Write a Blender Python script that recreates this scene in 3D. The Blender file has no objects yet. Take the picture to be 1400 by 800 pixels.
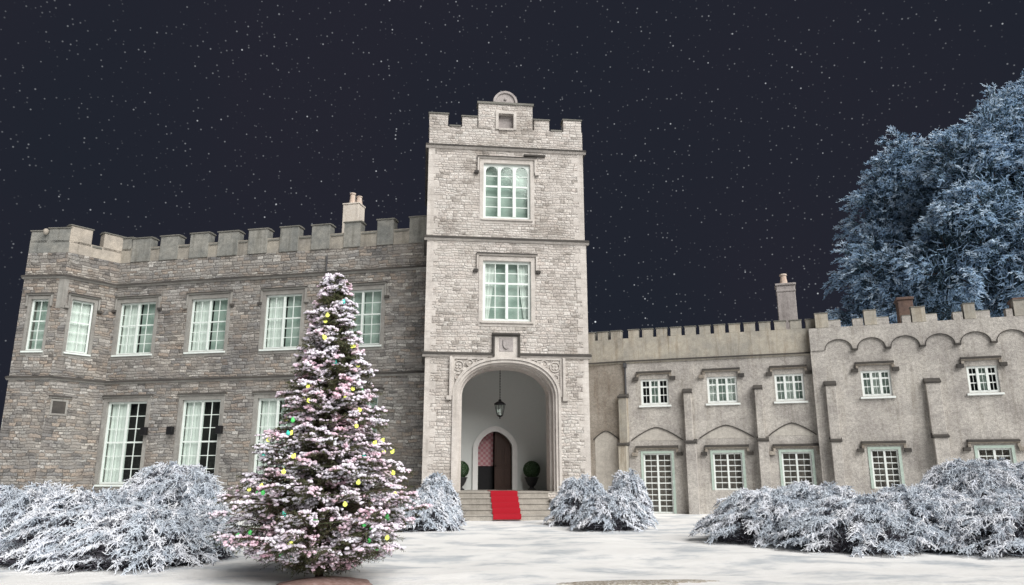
import bpy, bmesh, math, random
import numpy as np
from mathutils import Vector, noise as mnoise
R = math.radians
sc = bpy.context.scene
COL = sc.collection
rng = np.random.default_rng(11)
random.seed(11)

# ------------------------------------------------------------------ camera
F_PX, HOR, CAM_H = 1040.0, 655.0, 1.4           # focal length in photo pixels (1400 wide), horizon row, eye height
PITCH = math.atan((HOR - 400) / F_PX)
cam_d = bpy.data.cameras.new('camera'); cam = bpy.data.objects.new('camera', cam_d); COL.objects.link(cam)
cam_d.sensor_width = 36; cam_d.lens = 36 * F_PX / 1400; cam_d.clip_end = 3000; cam_d.clip_start = .1
cam.location = (0, 0, CAM_H); cam.rotation_euler = (math.pi / 2 + PITCH, 0, 0)
sc.camera = cam
# ------------------------------------------------------------------ night sky with stars
world = bpy.data.worlds.new('World'); sc.world = world; world.use_nodes = True
wt = world.node_tree; wt.nodes.clear()
def wn(t, **k):
    n = wt.nodes.new(t)
    for a, b in k.items(): setattr(n, a, b)
    return n
def wl(a, b): wt.links.new(a, b)
tc = wn('ShaderNodeTexCoord')
def star_layer(scale, thr, dens, power):
    v = wn('ShaderNodeTexVoronoi'); v.inputs['Scale'].default_value = scale; wl(tc.outputs['Generated'], v.inputs['Vector'])
    s = wn('ShaderNodeMapRange'); s.inputs[1].default_value = thr; s.inputs[2].default_value = thr * .35; s.inputs[3].default_value = 0; s.inputs[4].default_value = 1
    wl(v.outputs['Distance'], s.inputs[0])
    sep = wn('ShaderNodeSeparateColor'); wl(v.outputs['Color'], sep.inputs[0])
    d = wn('ShaderNodeMapRange'); d.inputs[1].default_value = dens; d.inputs[2].default_value = 1; d.inputs[3].default_value = 0; d.inputs[4].default_value = 1
    wl(sep.outputs[0], d.inputs[0])
    p = wn('ShaderNodeMath', operation='POWER'); wl(d.outputs[0], p.inputs[0]); p.inputs[1].default_value = 1.6
    m = wn('ShaderNodeMath', operation='MULTIPLY'); wl(p.outputs[0], m.inputs[0]); wl(s.outputs[0], m.inputs[1])
    m2 = wn('ShaderNodeMath', operation='MULTIPLY'); wl(m.outputs[0], m2.inputs[0]); m2.inputs[1].default_value = power
    return m2
la, lb, lc = star_layer(75, .088, .3, .6), star_layer(27, .038, .3, 1.2), star_layer(170, .20, .25, .22)
ad = wn('ShaderNodeMath', operation='ADD'); wl(la.outputs[0], ad.inputs[0]); wl(lb.outputs[0], ad.inputs[1])
ad2 = wn('ShaderNodeMath', operation='ADD'); wl(ad.outputs[0], ad2.inputs[0]); wl(lc.outputs[0], ad2.inputs[1])
nz = wn('ShaderNodeTexNoise'); nz.inputs['Scale'].default_value = 2.2; wl(tc.outputs['Generated'], nz.inputs['Vector'])
cr = wn('ShaderNodeValToRGB'); wl(nz.outputs[0], cr.inputs[0])
cr.color_ramp.elements[0].position = .35; cr.color_ramp.elements[0].color = (.0148, .0182, .028, 1)
cr.color_ramp.elements[1].position = .65; cr.color_ramp.elements[1].color = (.0182, .0188, .029, 1)
mx = wn('ShaderNodeMix', data_type='RGBA', blend_type='ADD'); mx.inputs[0].default_value = 1
cmb = wn('ShaderNodeCombineColor')
for i, g in enumerate((.92, .96, 1.0)):
    q = wn('ShaderNodeMath', operation='MULTIPLY'); wl(ad2.outputs[0], q.inputs[0]); q.inputs[1].default_value = g; wl(q.outputs[0], cmb.inputs[i])
wl(cr.outputs[0], mx.inputs[6]); wl(cmb.outputs[0], mx.inputs[7])
bg = wn('ShaderNodeBackground'); wo = wn('ShaderNodeOutputWorld'); bg.inputs[1].default_value = 1.0
wl(mx.outputs[2], bg.inputs[0]); wl(bg.outputs[0], wo.inputs[0])
# ------------------------------------------------------------------ broad soft light on the front
SUN_EL, SUN_AZ = R(38), R(34)                    # to the right of and behind the camera
sd = bpy.data.lights.new('sun', 'SUN'); sd.energy = 4.9; sd.angle = R(48); sd.color = (1, .975, .94)
sun = bpy.data.objects.new('sun', sd); COL.objects.link(sun)
to_sun = Vector((math.sin(SUN_AZ) * math.cos(SUN_EL), -math.cos(SUN_AZ) * math.cos(SUN_EL), math.sin(SUN_EL)))
sun.rotation_euler = to_sun.to_track_quat('Z', 'Y').to_euler(); sun.location = (10, -10, 30)
vs = sc.view_settings; vs.view_transform = 'Standard'; vs.look = 'None'; vs.exposure = 0.0; vs.gamma = 1; vs.use_curve_mapping = False
sc.cycles.max_bounces = 6; sc.cycles.transparent_max_bounces = 8

# ------------------------------------------------------------------ helpers: rays, facades, meshes
def ray(px, py):
    X, Y = (px - 700) / F_PX, (400 - py) / F_PX
    c, s = math.cos(PITCH), math.sin(PITCH)
    return Vector((X, c - Y * s, s + Y * c))
def at_z(px, py, z):
    d = ray(px, py); return Vector((0, 0, CAM_H)) + d * ((z - CAM_H) / d.z)
def at_y(px, py, y):
    d = ray(px, py); return Vector((0, 0, CAM_H)) + d * (y / d.y)

class Facade:
    """vertical plane: u runs left to right along it, w outwards towards the camera, z up"""
    def __init__(s, p, deg=None, p1=None):
        s.o = Vector((p[0], p[1]))
        if p1 is not None:
            d = Vector((p1[0] - p[0], p1[1] - p[1])); s.len = d.length; s.d = d.normalized()
        else: s.d = Vector((math.cos(R(deg)), math.sin(R(deg))))
        s.n = Vector((s.d.y, -s.d.x))
    def P(s, u, w, z):
        q = s.o + s.d * u + s.n * w; return (q.x, q.y, z)
    def pix(s, px, py, w=0.0):
        d = ray(px, py); o = s.o + s.n * w; d2 = Vector((d.x, d.y))
        t = s.n.dot(o) / s.n.dot(d2); hit = d2 * t
        return (hit - s.o).dot(s.d), CAM_H + d.z * t
    def u(s, px, py=500, w=0.0): return s.pix(px, py, w)[0]
    def z(s, px, py, w=0.0): return s.pix(px, py, w)[1]
    def zm(s, pts, w=0.0): return sum(s.z(a, b, w) for a, b in pts) / len(pts)

class Ident:
    def P(s, u, w, z): return (u, w, z)
IDENT = Ident()

def props(o, label=None, cat=None, group=None, kind=None):
    if label: o['label'] = label
    if cat: o['category'] = cat
    if group: o['group'] = group
    if kind: o['kind'] = kind
    return o
def thing(name, loc, label, cat, group=None):
    o = bpy.data.objects.new(name, None); o.location = loc; o.empty_display_size = .2; COL.objects.link(o)
    return props(o, label, cat, group)
def origin(parent):
    while parent is not None and parent.parent is not None: parent = parent.parent
    return Vector(parent.location) if parent is not None else Vector((0, 0, 0))

def link_mesh(name, me, mats, parent, loc=None):
    for m in (mats if isinstance(mats, (list, tuple)) else [mats]): me.materials.append(m)
    o = bpy.data.objects.new(name, me); COL.objects.link(o)
    if parent is not None: o.parent = parent
    if loc is not None: o.location = loc
    return o

class MB:
    """collects shapes in facade coordinates (u, w, z) and links them as one mesh"""
    def __init__(s, F=IDENT): s.F = F; s.v = []; s.f = []; s.mi = []
    def add(s, vs_, fs, m=0):
        b = len(s.v); s.v += [tuple(x) for x in vs_]
        for f in fs: s.f.append(tuple(b + i for i in f)); s.mi.append(m)
        return s
    def box(s, u0, u1, w0, w1, z0, z1, m=0):
        if u0 > u1: u0, u1 = u1, u0
        if w0 > w1: w0, w1 = w1, w0
        if z0 > z1: z0, z1 = z1, z0
        return s.add([(u0, w1, z0), (u1, w1, z0), (u1, w0, z0), (u0, w0, z0), (u0, w1, z1), (u1, w1, z1), (u1, w0, z1), (u0, w0, z1)],
                     [(3, 2, 1, 0), (4, 5, 6, 7), (0, 1, 5, 4), (1, 2, 6, 5), (2, 3, 7, 6), (3, 0, 4, 7)], m)
    def quad(s, a, b, c, d, m=0): return s.add([a, b, c, d], [(0, 1, 2, 3)], m)
    def ext_u(s, prof, u0, u1, m=0):
        """profile of (w, z) points, closed, swept along u"""
        n = len(prof); v = [(u0, w, z) for w, z in prof] + [(u1, w, z) for w, z in prof]
        fs = [(i, (i + 1) % n, n + (i + 1) % n, n + i) for i in range(n)] + [tuple(range(n))[::-1], tuple(range(n, 2 * n))]
        return s.add(v, fs, m)
    def prism(s, poly, w0, w1, m=0):
        """polygon of (u, z) points given thickness along w"""
        n = len(poly); v = [(u, w1, z) for u, z in poly] + [(u, w0, z) for u, z in poly]
        fs = [(i, n + i, n + (i + 1) % n, (i + 1) % n) for i in range(n)] + [tuple(range(n)), tuple(range(n, 2 * n))[::-1]]
        return s.add(v, fs, m)
    def band(s, rows, w0, w1, m=0):
        """rows of (u, z_low, z_high): a slab with a shaped lower and upper edge"""
        for (ua, la_, ha), (ub, lb_, hb) in zip(rows, rows[1:]):
            if ub - ua < 1e-6: continue
            s.quad((ua, w1, la_), (ub, w1, lb_), (ub, w1, hb), (ua, w1, ha), m)
            s.quad((ub, w0, lb_), (ua, w0, la_), (ua, w0, ha), (ub, w0, hb), m)
            s.quad((ua, w0, la_), (ub, w0, lb_), (ub, w1, lb_), (ua, w1, la_), m)
            s.quad((ua, w1, ha), (ub, w1, hb), (ub, w0, hb), (ua, w0, ha), m)
        for u, l, h in (rows[0], rows[-1]): s.quad((u, w0, l), (u, w1, l), (u, w1, h), (u, w0, h), m)
        return s
    def arc_bar(s, pts, wid, w0, w1, m=0):
        """a bar following a polyline of (u, z) points, wid thick measured outwards (to its left)"""
        n = len(pts); P_ = [Vector(p) for p in pts]; out = []
        for i in range(n):
            t = (P_[min(i + 1, n - 1)] - P_[max(i - 1, 0)]).normalized(); out.append(P_[i] + Vector((-t.y, t.x)) * wid)
        for i in range(n - 1):
            a, b, c, d = P_[i], P_[i + 1], out[i + 1], out[i]
            s.quad((a.x, w1, a.y), (b.x, w1, b.y), (c.x, w1, c.y), (d.x, w1, d.y), m)
            s.quad((b.x, w0, b.y), (a.x, w0, a.y), (d.x, w0, d.y), (c.x, w0, c.y), m)
            s.quad((a.x, w0, a.y), (b.x, w0, b.y), (b.x, w1, b.y), (a.x, w1, a.y), m)
            s.quad((d.x, w1, d.y), (c.x, w1, c.y), (c.x, w0, c.y), (d.x, w0, d.y), m)
        for k in (0, n - 1):
            a, d = P_[k], out[k]; s.quad((a.x, w0, a.y), (a.x, w1, a.y), (d.x, w1, d.y), (d.x, w0, d.y), m)
        return s
    def tube(s, path, r, n=6, m=0):
        path = [Vector(p) for p in path]; rs = r if isinstance(r, (list, tuple)) else [r] * len(path)
        b = len(s.v); up = Vector((0, 0, 1))
        for i, p in enumerate(path):
            t = (path[min(i + 1, len(path) - 1)] - path[max(i - 1, 0)]).normalized()
            x = t.cross(up if abs(t.z) < .95 else Vector((1, 0, 0))).normalized(); y = t.cross(x)
            for k in range(n):
                a = 2 * math.pi * k / n; s.v.append(tuple(p + x * math.cos(a) * rs[i] + y * math.sin(a) * rs[i]))
        for i in range(len(path) - 1):
            for k in range(n):
                s.f.append((b + i * n + k, b + i * n + (k + 1) % n, b + (i + 1) * n + (k + 1) % n, b + (i + 1) * n + k)); s.mi.append(m)
        s.f.append(tuple(b + k for k in range(n))[::-1]); s.mi.append(m)
        s.f.append(tuple(b + (len(path) - 1) * n + k for k in range(n))); s.mi.append(m)
        return s
    def lathe(s, prof, c=(0, 0, 0), n=20, m=0, rot=0):
        """prof: (radius, height) from bottom to top about the z axis at c"""
        b = len(s.v)
        for r_, h in prof:
            for k in range(n):
                a = 2 * math.pi * k / n + rot; s.v.append((c[0] + r_ * math.cos(a), c[1] + r_ * math.sin(a), c[2] + h))
        for i in range(len(prof) - 1):
            for k in range(n):
                s.f.append((b + i * n + k, b + i * n + (k + 1) % n, b + (i + 1) * n + (k + 1) % n, b + (i + 1) * n + k)); s.mi.append(m)
        s.f.append(tuple(b + k for k in range(n))[::-1]); s.mi.append(m)
        s.f.append(tuple(b + (len(prof) - 1) * n + k for k in range(n))); s.mi.append(m)
        return s
    def build(s, name, mats, parent=None, bevel=0, smooth=False, loc=None):
        o0 = origin(parent) if loc is None else Vector(loc)
        me = bpy.data.meshes.new(name)
        me.from_pydata([tuple(Vector(s.F.P(*v)) - o0) for v in s.v], [], s.f)
        me.polygons.foreach_set('material_index', s.mi)
        uvl = me.uv_layers.new(name='UVMap'); dat = []
        V = s.v
        for f in s.f:
            a, b, c = (Vector(V[f[i]]) for i in (0, 1, 2)); nrm = (b - a).cross(c - a)
            if nrm.length < 1e-12 and len(f) > 3: nrm = (c - b).cross(Vector(V[f[3]]) - b)
            ax = max(range(3), key=lambda i: abs(nrm[i]))
            for i in f:
                u, w, z = V[i]
                dat += [(w + 3.3, z) if ax == 0 else (u, z) if ax == 1 else (u, w + 1.7)][0]
        uvl.data.foreach_set('uv', dat)
        if smooth: me.polygons.foreach_set('use_smooth', [True] * len(s.f))
        me.update()
        o = link_mesh(name, me, mats, parent, loc if parent is None else None)
        if bevel:
            bm = bmesh.new(); bm.from_mesh(me); bmesh.ops.remove_doubles(bm, verts=bm.verts, dist=1e-4); bm.to_mesh(me); bm.free()
            md = o.modifiers.new('edge_wear', 'BEVEL'); md.width = bevel; md.segments = 2; md.limit_method = 'ANGLE'; md.angle_limit = R(40)
        return o

# ------------------------------------------------------------------ materials
class NT:
    def __init__(s, name):
        s.m = bpy.data.materials.new(name); s.m.use_nodes = True; s.t = s.m.node_tree
        s.b = s.t.nodes['Principled BSDF']; s.out = s.t.nodes['Material Output']
    def n(s, t, ins=None, **k):
        x = s.t.nodes.new(t)
        for a, b in k.items(): setattr(x, a, b)
        for a, b in (ins or {}).items(): s.set(x.inputs[a], b)
        return x
    def set(s, sock, v):
        if hasattr(v, 'is_output') or isinstance(v, bpy.types.NodeSocket): s.t.links.new(v, sock)
        else: sock.default_value = v
    def math(s, op, a, b=0.0, c=None):
        ins = {0: a, 1: b}
        if c is not None: ins[2] = c
        return s.n('ShaderNodeMath', ins, operation=op).outputs[0]
    def maprange(s, v, a, b, c=0.0, d=1.0, smooth=False):
        return s.n('ShaderNodeMapRange', {0: v, 1: a, 2: b, 3: c, 4: d}, interpolation_type='SMOOTHSTEP' if smooth else 'LINEAR').outputs[0]
    def noise(s, vec, scale, detail=4, rough=.55, out=0):
        return s.n('ShaderNodeTexNoise', {'Vector': vec, 'Scale': scale, 'Detail': detail, 'Roughness': rough}).outputs[out]
    def ramp(s, v, stops, interp='LINEAR'):
        x = s.n('ShaderNodeValToRGB', {0: v}); r_ = x.color_ramp; r_.interpolation = interp
        while len(r_.elements) < len(stops): r_.elements.new(.5)
        for e, (p, c) in zip(r_.elements, stops): e.position = p; e.color = (*c, 1)
        return x.outputs[0]
    def mix(s, f, a, b, mode='MIX'):
        x = s.n('ShaderNodeMix', data_type='RGBA', blend_type=mode)
        for i, v in ((0, f), (6, a), (7, b)):
            s.set(x.inputs[i], (*v, 1) if isinstance(v, tuple) and len(v) == 3 else v)
        return x.outputs[2]
    def bump(s, h, strength=.5, dist=.02):
        s.set(s.b.inputs['Normal'], s.n('ShaderNodeBump', {'Height': h, 'Strength': strength, 'Distance': dist}).outputs[0])
    def fin(s, col, rough=.85, **k):
        s.set(s.b.inputs['Base Color'], (*col, 1) if isinstance(col, tuple) and len(col) == 3 else col)
        s.set(s.b.inputs['Roughness'], rough)
        for a, b in k.items(): s.set(s.b.inputs[a.replace('_', ' ')], b)
        return s.m

def masonry(name, stones, row_h, brick_w, mortar, joint=.012, wobble=.05, stain=None, bump=.6, rand=.6, grain=.35, sat=0, warm=None):
    """irregular coursed stone: rows of varying height, stones of varying width, each with its own colour"""
    g = NT(name); uv = g.n('ShaderNodeTexCoord').outputs['UV']
    wob = g.noise(uv, 1.3, 2, out=1); wob2 = g.noise(uv, 9, 2, out=1)
    v1 = g.n('ShaderNodeVectorMath', {0: wob, 1: (.5, .5, .5)}, operation='SUBTRACT').outputs[0]
    v2 = g.n('ShaderNodeVectorMath', {0: wob2, 1: (.5, .5, .5)}, operation='SUBTRACT').outputs[0]
    a = g.n('ShaderNodeVectorMath', {0: v1, 'Scale': wobble * 2.5}, operation='SCALE').outputs[0]
    b = g.n('ShaderNodeVectorMath', {0: v2, 'Scale': wobble}, operation='SCALE').outputs[0]
    p = g.n('ShaderNodeVectorMath', {0: uv, 1: a}, operation='ADD').outputs[0]
    p = g.n('ShaderNodeVectorMath', {0: p, 1: b}, operation='ADD').outputs[0]
    sx = g.n('ShaderNodeSeparateXYZ', {0: p}); u, v = sx.outputs[0], sx.outputs[1]
    vr = g.math('DIVIDE', v, row_h)
    r1 = g.n('ShaderNodeTexVoronoi', {'W': vr, 'Scale': 1, 'Randomness': rand}, voronoi_dimensions='1D')
    re = g.n('ShaderNodeTexVoronoi', {'W': vr, 'Scale': 1, 'Randomness': rand}, voronoi_dimensions='1D', feature='DISTANCE_TO_EDGE').outputs['Distance']
    rid = r1.outputs['W']
    rr = g.n('ShaderNodeTexWhiteNoise', {'W': rid}, noise_dimensions='1D').outputs[0]
    ur = g.math('MULTIPLY', g.math('DIVIDE', u, brick_w), g.math('ADD', .65, g.math('MULTIPLY', rr, .8)))
    ur = g.math('ADD', ur, g.math('MULTIPLY', rr, 91.7))
    c1 = g.n('ShaderNodeTexVoronoi', {'W': ur, 'Scale': 1, 'Randomness': .85}, voronoi_dimensions='1D')
    ce = g.n('ShaderNodeTexVoronoi', {'W': ur, 'Scale': 1, 'Randomness': .85}, voronoi_dimensions='1D', feature='DISTANCE_TO_EDGE').outputs['Distance']
    cid = g.n('ShaderNodeTexWhiteNoise', {'Vector': g.n('ShaderNodeCombineXYZ', {0: rid, 1: c1.outputs['W']}).outputs[0]}, noise_dimensions='2D')
    edge = g.math('MINIMUM', g.math('MULTIPLY', re, row_h), g.math('MULTIPLY', ce, brick_w))
    n = len(stones); ds = lambda c: tuple(x * (1 - sat) + (sum(c) / 3) * sat for x in c); stones = [ds(c) for c in stones]; mortar = ds(mortar)
    col = g.ramp(cid.outputs[0], [(i / n, c) for i, c in enumerate(stones)], 'CONSTANT')
    gr = g.noise(uv, 17, 6, .75)
    col = g.mix(grain, col, g.ramp(gr, [(.32, (.12, .12, .12)), (.5, (.5, .5, .5)), (.7, (.88, .88, .88))]), 'OVERLAY')
    st_ = g.n('ShaderNodeMapping', {'Vector': uv, 'Scale': (3.2, 11, 1)}).outputs[0]
    pit = g.maprange(g.noise(st_, 1.0, 4, .6), .60, .68, 0, .95, True)
    col = g.mix(pit, col, (.42, .40, .38), 'MULTIPLY')
    mask = g.maprange(edge, joint * .4, joint * 1.5, smooth=True)
    smear = g.maprange(g.noise(uv, 1.1, 6, .75), .43, .58, 0, .75, True)
    avg = tuple(sum(c[i] for c in stones) / n for i in range(3))
    col = g.mix(g.math('MULTIPLY', smear, .75), col, avg)
    jm = g.maprange(g.noise(uv, 2.3, 4, .7), .42, .60)
    mcol = g.mix(jm, tuple(x * .38 for x in mortar), mortar)
    mask = g.math('MAXIMUM', mask, smear)
    col = g.mix(mask, mcol, col)
    big = g.noise(uv, .5, 6, .65)
    if stain: col = g.mix(g.maprange(big, .48, .68, 0, stain[1]), col, stain[0], 'MULTIPLY')
    if warm: col = g.mix(g.maprange(g.noise(g.n('ShaderNodeMapping', {'Vector': uv, 'Location': (7.3, 2.2, 0)}).outputs[0], .38, 6, .7), .47, .66, 0, warm[1]), col, warm[0], 'MULTIPLY')
    h = g.math('ADD', g.math('MULTIPLY', g.maprange(edge, 0, .035, smooth=True), 1.0), g.math('MULTIPLY', gr, .7))
    h = g.math('ADD', h, g.math('MULTIPLY', cid.outputs[0], .5))
    g.bump(h, bump, .025)
    return g.fin(col, .9)

def stone(name, base, var, bump=.35, scale=6, streak=0.0, dark=(.3, .28, .26), speck=.5):
    g = NT(name); uv = g.n('ShaderNodeTexCoord').outputs['UV']
    col = g.mix(g.maprange(g.noise(uv, .7, 6, .7), .40, .60), base, var)
    if streak:
        st = g.n('ShaderNodeMapping', {'Vector': uv, 'Scale': (2.6, .22, 1)}).outputs[0]
        col = g.mix(g.maprange(g.noise(st, 1.4, 5, .7), .5, .72, 0, streak), col, dark, 'MULTIPLY')
    fine = g.noise(uv, 34, 4, .75)
    col = g.mix(speck, col, g.ramp(fine, [(.3, (.2, .2, .2)), (.7, (.8, .8, .8))]), 'OVERLAY')
    mid = g.noise(uv, scale, 4, .6)
    col = g.mix(speck * .6, col, g.ramp(mid, [(.3, (.3, .3, .3)), (.7, (.7, .7, .7))]), 'OVERLAY')
    g.bump(g.math('ADD', g.math('MULTIPLY', fine, .6), mid), bump, .02)
    return g.fin(col, .92)

def flat(name, col, rough=.6, metal=0, noisy=.12, emis=None):
    g = NT(name)
    oc = g.n('ShaderNodeTexCoord').outputs['Object']; nn = g.noise(oc, 9, 4, .6)
    c = g.mix(noisy, (*col,), g.ramp(nn, [(.25, (0, 0, 0)), (.75, (1, 1, 1))]), 'OVERLAY') if noisy else col
    g.fin(c, rough, Metallic=metal)
    if emis: g.set(g.b.inputs['Emission Color'], (*emis[0], 1)); g.b.inputs['Emission Strength'].default_value = emis[1]
    return g.m

M = {}
M['rubble'] = masonry('grey_rubble_stone', [(.22, .195, .17), (.29, .27, .24), (.35, .33, .30), (.15, .14, .13), (.27, .215, .165), (.31, .30, .275), (.46, .44, .40), (.20, .195, .19), (.35, .275, .21), (.26, .245, .22)],
                      .13, .34, (.225, .21, .185), .010, .08, stain=((.52, .52, .55), .9), bump=1.0, rand=.9, grain=.9, sat=.38, warm=((.98, .85, .72), .5))
M['rubble_parapet'] = M['rubble']
M['tower'] = masonry('pale_limestone', [(.52, .47, .425), (.56, .52, .475), (.45, .41, .375), (.63, .59, .545), (.54, .485, .44), (.50, .475, .44), (.31, .28, .25), (.60, .565, .525), (.53, .49, .455), (.48, .44, .405)],
                     .115, .24, (.56, .515, .48), .008, .065, stain=((.58, .555, .53), .9), bump=.8, rand=.9, grain=.85, sat=.15)
M['ashlar'] = stone('pale_ashlar', (.58, .545, .51), (.46, .43, .40), .3, 5, .4, (.5, .47, .43), .45)
M['ashlar_grey'] = stone('grey_ashlar', (.29, .285, .265), (.225, .215, .20), .3, 5, .5, (.5, .5, .5), .45)
M['merlon_grey'] = stone('weathered_merlon_stone', (.27, .265, .24), (.175, .18, .17), .4, 5, .75, (.42, .42, .39), .8)
M['coping'] = stone('dark_coping_stone', (.19, .185, .165), (.13, .13, .115), .3, 7, 0, speck=.5)
M['string'] = stone('weathered_string_stone', (.075, .068, .06), (.045, .042, .04), .3, 7, 0, speck=.5)  # dark tone holds the mouldings' shadow line, painted into the stone
M['render'] = stone('roughcast_render', (.49, .465, .43), (.34, .32, .30), .9, 9, .6, (.55, .52, .47), .9)
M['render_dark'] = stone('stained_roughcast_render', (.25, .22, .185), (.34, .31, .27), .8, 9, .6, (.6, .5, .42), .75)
M['smooth_render'] = stone('smooth_tan_render', (.43, .395, .33), (.31, .295, .26), .4, 6, .9, (.52, .44, .36), .5)
M['brick_brown'] = stone('brown_chimney_stone', (.20, .13, .10), (.13, .09, .08), .4, 8, .4)
M['chim_grey'] = stone('grey_chimney_render', (.40, .37, .36), (.29, .265, .26), .5, 8, .5)
M['chim_white'] = stone('whitewashed_render', (.72, .66, .58), (.6, .55, .49), .4, 8, .3)
M['pot'] = stone('clay_chimney_pot', (.55, .40, .32), (.62, .55, .48), .4, 8, .3)
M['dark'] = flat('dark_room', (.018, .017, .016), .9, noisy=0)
M['frame'] = flat('pale_mint_painted_wood', (.70, .76, .73), .45, noisy=.15)
M['frame_green'] = flat('green_painted_wood', (.44, .54, .48), .5, noisy=.15)
M['white'] = flat('white_painted_wood', (.78, .82, .80), .45, noisy=.12)
M['plaster'] = flat('pale_plaster', (.70, .73, .715), .8, noisy=.05)
M['iron'] = flat('black_iron', (.02, .02, .022), .5, .6)
M['wood'] = flat('dark_brown_door', (.045, .018, .010), .5)
M['lead'] = flat('dark_lead_pipe', (.06, .06, .065), .6)
M['surround'] = stone('pale_painted_stone', (.88, .88, .87), (.82, .82, .81), .2, 6, .1)
M['brown_blind'] = flat('dim_brown_shutter', (.20, .16, .15), .8)
M['bay'] = stone('sandy_bay_ashlar', (.44, .395, .335), (.33, .30, .26), .4, 5, .6, (.5, .48, .44), .7)  # sun patch on the bay parapet, painted in as paler warm stone
M['crenel'] = stone('tan_crenel_panel', (.33, .305, .26), (.24, .225, .20), .4, 5, .6, (.5, .48, .44), .7)
M['infill'] = stone('pale_smooth_render', (.50, .475, .43), (.41, .385, .35), .3, 7, .3)
M['steps'] = stone('step_stone', (.40, .37, .33), (.29, .27, .24), .3, 7, .3)
g = NT('net_curtain'); oc = g.n('ShaderNodeTexCoord').outputs['UV']
M['curtain'] = g.fin(g.mix(g.noise(oc, 3, 3), (.80, .82, .80), (.66, .69, .67)), .9)
g = NT('green_grey_blind'); oc = g.n('ShaderNodeTexCoord').outputs['UV']
M['blind'] = g.fin(g.mix(g.maprange(g.noise(oc, 1.5, 4), .35, .65), (.30, .38, .345), (.48, .54, .51)), .9)  # sky reflected in the panes, painted as a green-grey sheet behind them
g = NT('window_glass'); g.t.nodes.remove(g.b)
tr = g.n('ShaderNodeBsdfTransparent', {'Color': (.95, .98, .965, 1)}); gl = g.n('ShaderNodeBsdfGlossy', {'Color': (.9, 1, .96, 1), 'Roughness': .06})
g.t.links.new(g.n('ShaderNodeMixShader', {0: .03, 1: tr.outputs[0], 2: gl.outputs[0]}).outputs[0], g.out.inputs[0]); M['glass'] = g.m
g = NT('red_carpet'); oc = g.n('ShaderNodeTexCoord').outputs['Object']; nn = g.noise(oc, 60, 3)
g.bump(nn, .3, .01); M['carpet'] = g.fin(g.mix(nn, (.30, .003, .012), (.44, .005, .020)), .95)
g = NT('pink_check_wallpaper'); oc = g.n('ShaderNodeTexCoord').outputs['UV']
ck = g.n('ShaderNodeTexChecker', {'Vector': oc, 'Scale': 9, 'Color1': (.80, .55, .57, 1), 'Color2': (.70, .30, .34, 1)}).outputs[0]; M['pink'] = g.fin(ck, .8)
# snow on the ground
g = NT('trodden_snow'); oc = g.n('ShaderNodeTexCoord').outputs['Object']
st = g.n('ShaderNodeMapping', {'Vector': oc, 'Scale': (.75, 1.0, 1)}).outputs[0]
pa = g.maprange(g.noise(st, .9, 6, .62), .46, .66, 0, 1, True)
c = g.mix(pa, (.90, .90, .89), (.54, .575, .61)); fn = g.noise(oc, 30, 5, .7); mn = g.noise(st, 5, 5, .6)
c = g.mix(.10, c, g.ramp(mn, [(.3, (.3, .3, .3)), (.7, (.8, .8, .8))]), 'OVERLAY')
g.bump(g.math('ADD', g.math('MULTIPLY', fn, .25), mn), .55, .04); M['snow'] = g.fin(c, .75)
g = NT('frozen_gravel'); oc = g.n('ShaderNodeTexCoord').outputs['Object']; fn = g.noise(oc, 26, 5, .8)
g.bump(fn, .8, .03); M['gravel'] = g.fin(g.ramp(fn, [(.35, (.16, .13, .09)), (.5, (.42, .37, .3)), (.62, (.75, .75, .74))]), .9)
g = NT('reddish_earth'); oc = g.n('ShaderNodeTexCoord').outputs['Object']; fn = g.noise(oc, 14, 5, .7)
g.bump(fn, .6, .02); M['earth'] = g.fin(g.ramp(fn, [(.3, (.27, .155, .13)), (.6, (.42, .29, .26)), (.75, (.62, .55, .55))]), .9)

# ------------------------------------------------------------------ facades (plan)
F_T = Facade((at_y(691, 600, 29.0).x, 29.0), 6.5)            # tower front
F_L = Facade((at_y(580, 600, 31.0).x, 31.0), 360 - 12.5)     # main face of the rubble wing, u < 0 to the left
zs = F_L.zm([(155, 387), (320, 380), (450, 371), (575, 363.5)], .12)   # its upper string course
uc = F_L.u(153, 450); pc = F_L.P(uc, 0, 0)                   # inner corner with the bay
pa_ = at_z(89, 376, zs); pb_ = at_z(34, 377, zs)
F_A = Facade((pa_.x, pa_.y), p1=(pc[0], pc[1])); F_B = Facade((pb_.x, pb_.y), p1=(pa_.x, pa_.y))
p1 = at_y(857, 600, 33.2); F_R1 = Facade((p1.x, p1.y), 360 - 18)
p0 = at_y(800, 600, 34.0); F_R0 = Facade((p0.x, p0.y), p1=(p1.x, p1.y))
u2 = F_R1.u(1117, 560); q2 = F_R1.P(u2, .32, 0); F_R2 = Facade((q2[0], q2[1]), 360 - 20)

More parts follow.
